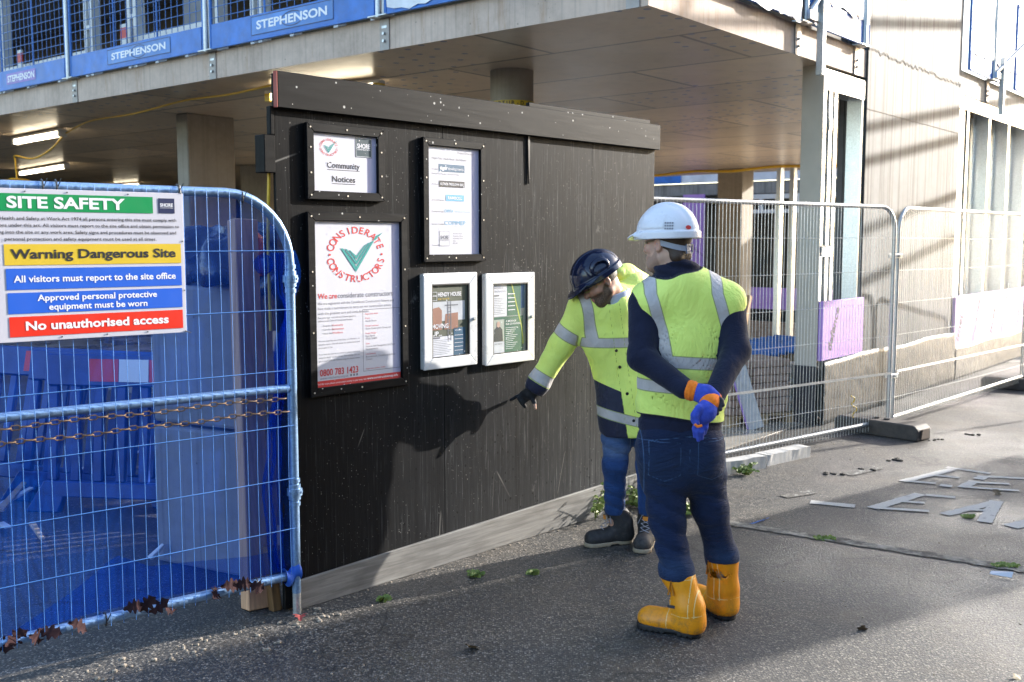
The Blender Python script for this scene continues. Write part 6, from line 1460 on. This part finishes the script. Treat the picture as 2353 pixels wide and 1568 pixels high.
    def trim(P):
        z = P[:, 2]; s = shell(P)
        arm_cut = np.minimum(rc(P, sL+np.array([-.062, 0, -.035]), eL+np.array([-.035, 0, .08]), .085, .060), rc(P, sR+np.array([.092, 0, -.075]), eR+np.array([.060, 0, .08]), .085, .058))
        x = P-A3(nk); rr = np.sqrt((x[:, 0]/1.15)**2+x[:, 1]**2); neck = np.maximum(rr-.096, -(x[:, 2]+.07))
        return np.minimum(np.minimum(arm_cut-.007, neck-.006), z-(.940-.02*np.sin((P[:, 0]-O[0]+.06)*9)))
    body_mesh("waistcoat", vest, jp, .10, .0048, m_hivis("yellow hi-vis waistcoat cloth"), O, root, dict(tape=tape, navy=big, trim=trim, seam=big))
    def jeans(P):
        d = None
        for a, b, c, s in ((hipL, knL, topL, 1), (hipR, knR, topR, 5)):
            e = chain(P, [a, a*.55+b*.45, b, c+np.array([0, 0, .02]), c-np.array([0, 0, .06])], [.101, .087, .073, .066, .060], .05); t = P[:, 2]
            e = e+fold(P, t, 80, s, .012)*(.7*np.exp(-((t-.56)/.09)**2)+np.exp(-((t-.36)/.12)**2)+.25)+.003*wr(P, 28, s+1)
            d = e if d is None else smin(d, e, .025)
        d = smin(d, chain(P, [hi+np.array([0, 0, .0]), hi+np.array([0, 0, -.10])], [.172, .165], .05, back, .72), .06)
        d = smin(d, np.minimum(ell(P, at(1515, 1045, 4.385), (lat, back, [0, 0, 1]), (.085, .07, .10)), ell(P, at(1610, 1045, 4.395), (lat, back, [0, 0, 1]), (.085, .07, .10))), .06)
        zt = P[:, 2]; d = np.maximum(d, np.where(P[:, 0] < .88, .245, .270)-zt); return np.maximum(d, zt-.90)
    def pocket(P):
        z = P[:, 2]; o = []
        for cx_, dx in ((.655, 1), (.865, -1)):
            x = P[:, 0]-cx_; q = np.maximum(np.abs(x)-.068+.10*np.maximum(0, .70-z)*0, np.maximum(z-.845+.05*x*dx, (.675+.35*np.abs(x))-z)); o.append(np.abs(q))
        s = np.minimum(o[0], o[1]); yoke = np.abs(z-.868+.10*np.abs(P[:, 0]-.76)); cs = np.maximum(np.abs(P[:, 0]-.762), .70-z)
        side = np.abs(P[:, 0]-(.565+.06*(.8-z)))
        return np.where(P[:, 1] < 4.46, np.minimum(np.minimum(s, yoke), np.minimum(cs, side)), 1.0)
    fade2 = lambda P: .35*np.exp(-((P[:, 2]-.30)/.05)**2)+.18*np.exp(-((P[:, 2]-.74)/.10)**2)
    body_mesh("jeans", jeans, [hi+np.array([0, 0, .02]), hipL, hipR, topL, topR], .16, .0055, m_denim("dark indigo denim", (.006, .013, .040), (.05, .10, .20)), O, root, dict(fade=fade2, seam=pocket))
    # rigger boots
    def m_rig():
        m = NT("tan rigger leather"); c = m.mix(m.ramp(m.noise(7, 5, .6), [(.3, 0), (.7, 1)]), (.76, .26, .006), (.90, .36, .012))
        c = m.mix(m.math('MULTIPLY', m.ramp(m.noise(16, 6, .75), [(.55, 0), (.75, 1)]), .25), c, (.30, .13, .03))
        mud = m.math('MULTIPLY', m.ramp(m.math('MULTIPLY', m.sep(m.co())[2], 5.0), [(.0, 1), (.75, 0)]), m.ramp(m.noise(34, 6, .75), [(.45, 0), (.66, 1)]))
        c = m.mix(m.math('MULTIPLY', mud, .8), c, (.13, .095, .06))
        c = m.mix(line(m, 'seam', .0019), c, (.78, .55, .22)); return m.fin(c, .42, 0, .45, m.bump(m.noise(120, 4, .7), .2, .002))
    RIG, SOL2 = m_rig(), simple("black rubber sole", (.012, .012, .013), .55, grime=.3, gcol=(.05, .045, .04))
    for heel, toe, top in ((heelL, toeL, topL), (heelR, toeR, topR)):
        dd = nrm(toe-heel); tz = top[2]+.034
        f = lambda P, heel=heel, toe=toe, top=top, tz=tz: np.maximum(np.maximum(boot_sdf(P, heel, toe, .25, .062, top+np.array([0, 0, .03]), .076, .052)+.0018*wr(P, 45, 3), P[:, 2]-tz), -rc(P, top-np.array([0, 0, .04]), top+np.array([0, 0, .1]), .062, .07))
        def seam(P, heel=heel, dd=dd, tz=tz):
            x = along(P, heel, heel+dd); z = P[:, 2]; side = np.cross([0, 0, 1.0], dd); y = (P-A3(heel))@A3(side)
            a = np.abs(z-tz+.016); b = np.maximum(np.abs(z-(.098+.10*np.maximum(0, .06-x))), x-.115); c = np.maximum(np.abs(x-(.135+.42*np.maximum(0, z-.085)*0-.25*np.maximum(0, z-.09))), np.maximum(.02-z, z-.16)); e = np.maximum(np.abs(np.abs(x-.022)-.012), .098-z)
            return np.minimum(np.minimum(a, b), np.minimum(c, e))
        b = body_mesh("boot", f, [heel, toe, top], .10, .0042, RIG, O, root, dict(seam=seam))
        body_mesh("sole", lambda P, heel=heel, toe=toe: sole_sdf(P, heel, toe, .030, .056), [heel, toe], .085, .0038, SOL2, O, b)
        sd = np.cross([0, 0, 1.0], dd); g = MB()
        for s in (-1, 1): c = top+sd*s*.078+np.array([0, 0, -.02])-O; g.tube([c+np.array([0, 0, -.03])+dd*.012, c+np.array([0, 0, .034]), c+np.array([0, 0, -.03])-dd*.012], .0045, 6)
        g.build("pull_loop", RIG if False else simple("tan loop", (.5, .2, .02), .6), b, smooth=True)
        if heel is heelL:
            g = MB(); c = heel+dd*.075-sd*0+np.array([0, 0, .185])-O
            nrmv = np.array([-.25, -.97, 0]); nrmv = nrmv/np.linalg.norm(nrmv); cc = top+nrmv*.0735+np.array([-.018, 0, -.10])-O; u = np.array([.97, -.25, 0])
            g.add([cc-u*.016-np.array([0, 0, .005]), cc+u*.016-np.array([0, 0, .008]), cc+u*.016+np.array([0, 0, .005]), cc-u*.016+np.array([0, 0, .008])], [(0, 1, 2, 3)]); g.build("boot_label", simple("black label", (.04, .04, .05), .5), b)
    # gloves
    BLG = m_cloth("blue knitted glove", (.030, .055, .36), (.055, .095, .52), .85, .3, sc=40); DKG = m_cloth("dark latex fingertips", (.010, .011, .016), (.025, .027, .035), .5, .2, sc=40); ORC = m_cloth("orange knit cuff", (.80, .16, .012), (.95, .25, .02), .85, .4, sc=60)
    kL = at(1622, 908, 4.135); pR = at(1621, 947, 4.085)
    def cuffs(P):
        d1 = rc(P, wL-nrm(wL-eL)*.006, wL+nrm(kL-wL)*.034, .040, .042); d2 = rc(P, wR-nrm(wR-eR)*.004, at(1630, 926, 4.115), .040, .041)
        return np.minimum(d1, d2)+.0015*np.sin(along(P, wL, kL)*420)*(d1 < d2)+.0012*wr(P, 120, 2)
    body_mesh("glove_cuffs", cuffs, [wL, kL, wR, pR], .06, .0034, ORC, O, root)
    def gloveL(P):
        d = rc(P, wL+nrm(kL-wL)*.036, kL, .036, .042, back, .75); d = smin(d, rc(P, kL, at(1640, 915, 4.13), .036, .030, back, .75), .02)
        return d+.001*wr(P, 80, 4)
    gl = body_mesh("left_glove", gloveL, [wL, kL, at(1645, 918, 4.13)], .06, .0032, BLG, O, root)
    tips = [(at(1644, 908, 4.13), at(1657, 921, 4.11), at(1661, 931, 4.10)), (at(1642, 916, 4.125), at(1653, 932, 4.105), at(1656, 941, 4.095)), (at(1638, 924, 4.12), at(1647, 941, 4.10), at(1648, 951, 4.09)), (at(1634, 930, 4.12), at(1641, 948, 4.10), at(1641, 956, 4.09))]
    body_mesh("left_fingers", lambda P: fingers(P, [t[0] for t in tips], [t[1:] for t in tips], [.0105, .0105, .0100, .0092]), [p for t in tips for p in t], .03, .003, DKG, O, gl)
    def gloveR(P):
        d = rc(P, at(1632, 928, 4.108), pR, .035, .043, back, .72); d = smin(d, rc(P, pR, at(1606, 962, 4.08), .040, .034, back, .72), .02)
        d = smin(d, chain(P, [at(1606, 940, 4.06), at(1597, 955, 4.05), at(1601, 972, 4.045)], [.018, .016, .013], .01), .012)
        return d+.001*wr(P, 80, 6)
    gr_ = body_mesh("right_glove", gloveR, [at(1632, 928, 4.108), pR, at(1604, 968, 4.07)], .06, .0032, BLG, O, root)
    tr = [(at(1602, 966, 4.085), at(1596, 985, 4.075), at(1597, 1003, 4.08)), (at(1609, 970, 4.08), at(1603, 992, 4.07), at(1605, 1012, 4.08)), (at(1617, 972, 4.08), at(1613, 992, 4.07), at(1613, 1008, 4.085)), (at(1625, 968, 4.085), at(1622, 984, 4.075), at(1619, 996, 4.085))]
    body_mesh("right_fingers", lambda P: fingers(P, [t[0] for t in tr], [t[1:] for t in tr], [.0100, .0102, .0098, .0088]), [p for t in tr for p in t], .03, .003, BLG, O, gr_)
    g = MB(); c = at(1596, 975, 4.035)-O; g.tube([c, c+np.array([.012, 0, -.010]), c+np.array([.03, .004, -.006])], .006, 6); g.build("orange_lining", simple("orange lining", (.9, .22, .02), .8), gr_, smooth=True)
    hw = simple("white helmet shell", (.74, .74, .78), .28, var=.04, bump=.03, bs=30)
    h = helmet(H, root, O, hw, None, brim=.040)
    def patch_on(px, py, hw_, hh_, name, mat, oval=False):
        # small sticker laid on the helmet shell
        o = H.p(-.004, 0, .050); best = None; ray = at(px, py, 4.3)-np.array([0, 0, EYE]); ray = ray/np.linalg.norm(ray)
        for tt in np.arange(4.0, 4.6, .002):
            p = np.array([0, 0, EYE])+ray*tt; d = p-o
            if (d@H.f/.1445)**2+(d@H.r/.1145)**2+(d@H.u/.1235)**2 < 1: best = p; break
        if best is None: return
        d = best-o; n = nrm(H.f*(d@H.f)/.1445**2+H.r*(d@H.r)/.1145**2+H.u*(d@H.u)/.1235**2); u = nrm(np.cross([0, 0, 1.0], n)); v = np.cross(n, u); c = best+n*.0035-O
        g = MB()
        if oval: g.poly([c+u*hw_*math.cos(a*.3927)+v*hh_*math.sin(a*.3927) for a in range(16)])
        else:
            for r_ in range(3):
                for q in range(4): x, y = -hw_+q*hw_*.55, -hh_+r_*hh_*.75; g.add([c+u*x+v*y, c+u*(x+hw_*.42)+v*y, c+u*(x+hw_*.42)+v*(y+hh_*.42), c+u*x+v*(y+hh_*.42)], [(0, 1, 2, 3)])
        g.build(name, mat, h)
    patch_on(1537, 519, .018, .016, "printed_marks", simple("faint grey print", (.22, .22, .26), .5)); patch_on(1581, 523, .013, .009, "red_badge", RED, True)
    STR = simple("pale grey strap", (.36, .39, .47), .6)
    g = MB(); pts = []
    for a in np.linspace(95, 265, 22): pts.append(H.p(-.004+.103*math.cos(R(a)), .084*math.sin(R(a)), .008-.032*math.sin(R((a-95)/170*180))))
    for i in range(len(pts)-1): g.beam(pts[i]-O, pts[i+1]-O, .004, .022)
    g.build("head_strap", STR, h)
    g = MB(); c = H.p(-.111, -.012, -.025)-O
    for s in (-1, 1): g.beam(c+H.r*.02*s+H.u*.016, c+H.r*.02*s-H.u*.016, .008, .006, tuple(H.f))
    for s in (-1, 1): g.beam(c+H.r*.023+H.u*.016*s, c-H.r*.023+H.u*.016*s, .008, .006, tuple(H.f))
    g.build("strap_buckle", simple("slate buckle", (.14, .17, .25), .4), h)
    def hair(P):
        x, y, z = H.loc(P); d = ell(P, H.p(-.014, 0, .030), (H.f, H.r, H.u), (.104, .081, .094)); nb = smin(d, rc(P, H.p(-.072, -.03, -.055), H.p(-.072, .03, -.055), .030, .030), .03)
        cut = np.maximum(x-.012+.35*np.maximum(-z-.02, 0), -.082-z); return np.maximum(np.maximum(nb, cut), -ell(P, H.p(-.004, .085, -.008), (H.f, H.r, H.u), (.020, .03, .034)))+.0015*wr(P, 130, 3)
    body_mesh("hair", hair, [H.p(-.02, 0, .0)], .14, .0042, simple("short brown hair", (.045, .026, .015), .6, bump=.6, bs=170), O, root)
    g = MB(); g.tube([H.p(.085, .040, .004)-O, H.p(.05, .078, .008)-O, H.p(-.012, .084, .016)-O], .0032, 6); g.tube([H.p(.09, y, .004)+H.f*(.014-(abs(y)/.065)**2*.05)-O for y in np.linspace(-.066, .066, 13)], .003, 6)
    sp = g.build("safety_glasses", simple("smoke spectacle frame", (.20, .15, .09), .3), root, smooth=True)
    g = MB(); n = 10
    for i in range(n+1):
        y = -.064+.128*i/n; x = .105-(abs(y)/.065)**2*.05; g.v.append(tuple(H.p(x, y, .002)-O)); g.v.append(tuple(H.p(x-.008, y, -.032)-O))
    for i in range(n): g.f.append((2*i, 2*i+2, 2*i+3, 2*i+1)); g.m.append(0)
    g.build("lens", m_pane("clear lens two"), sp)
    return root
man_pointing()
man_standing()
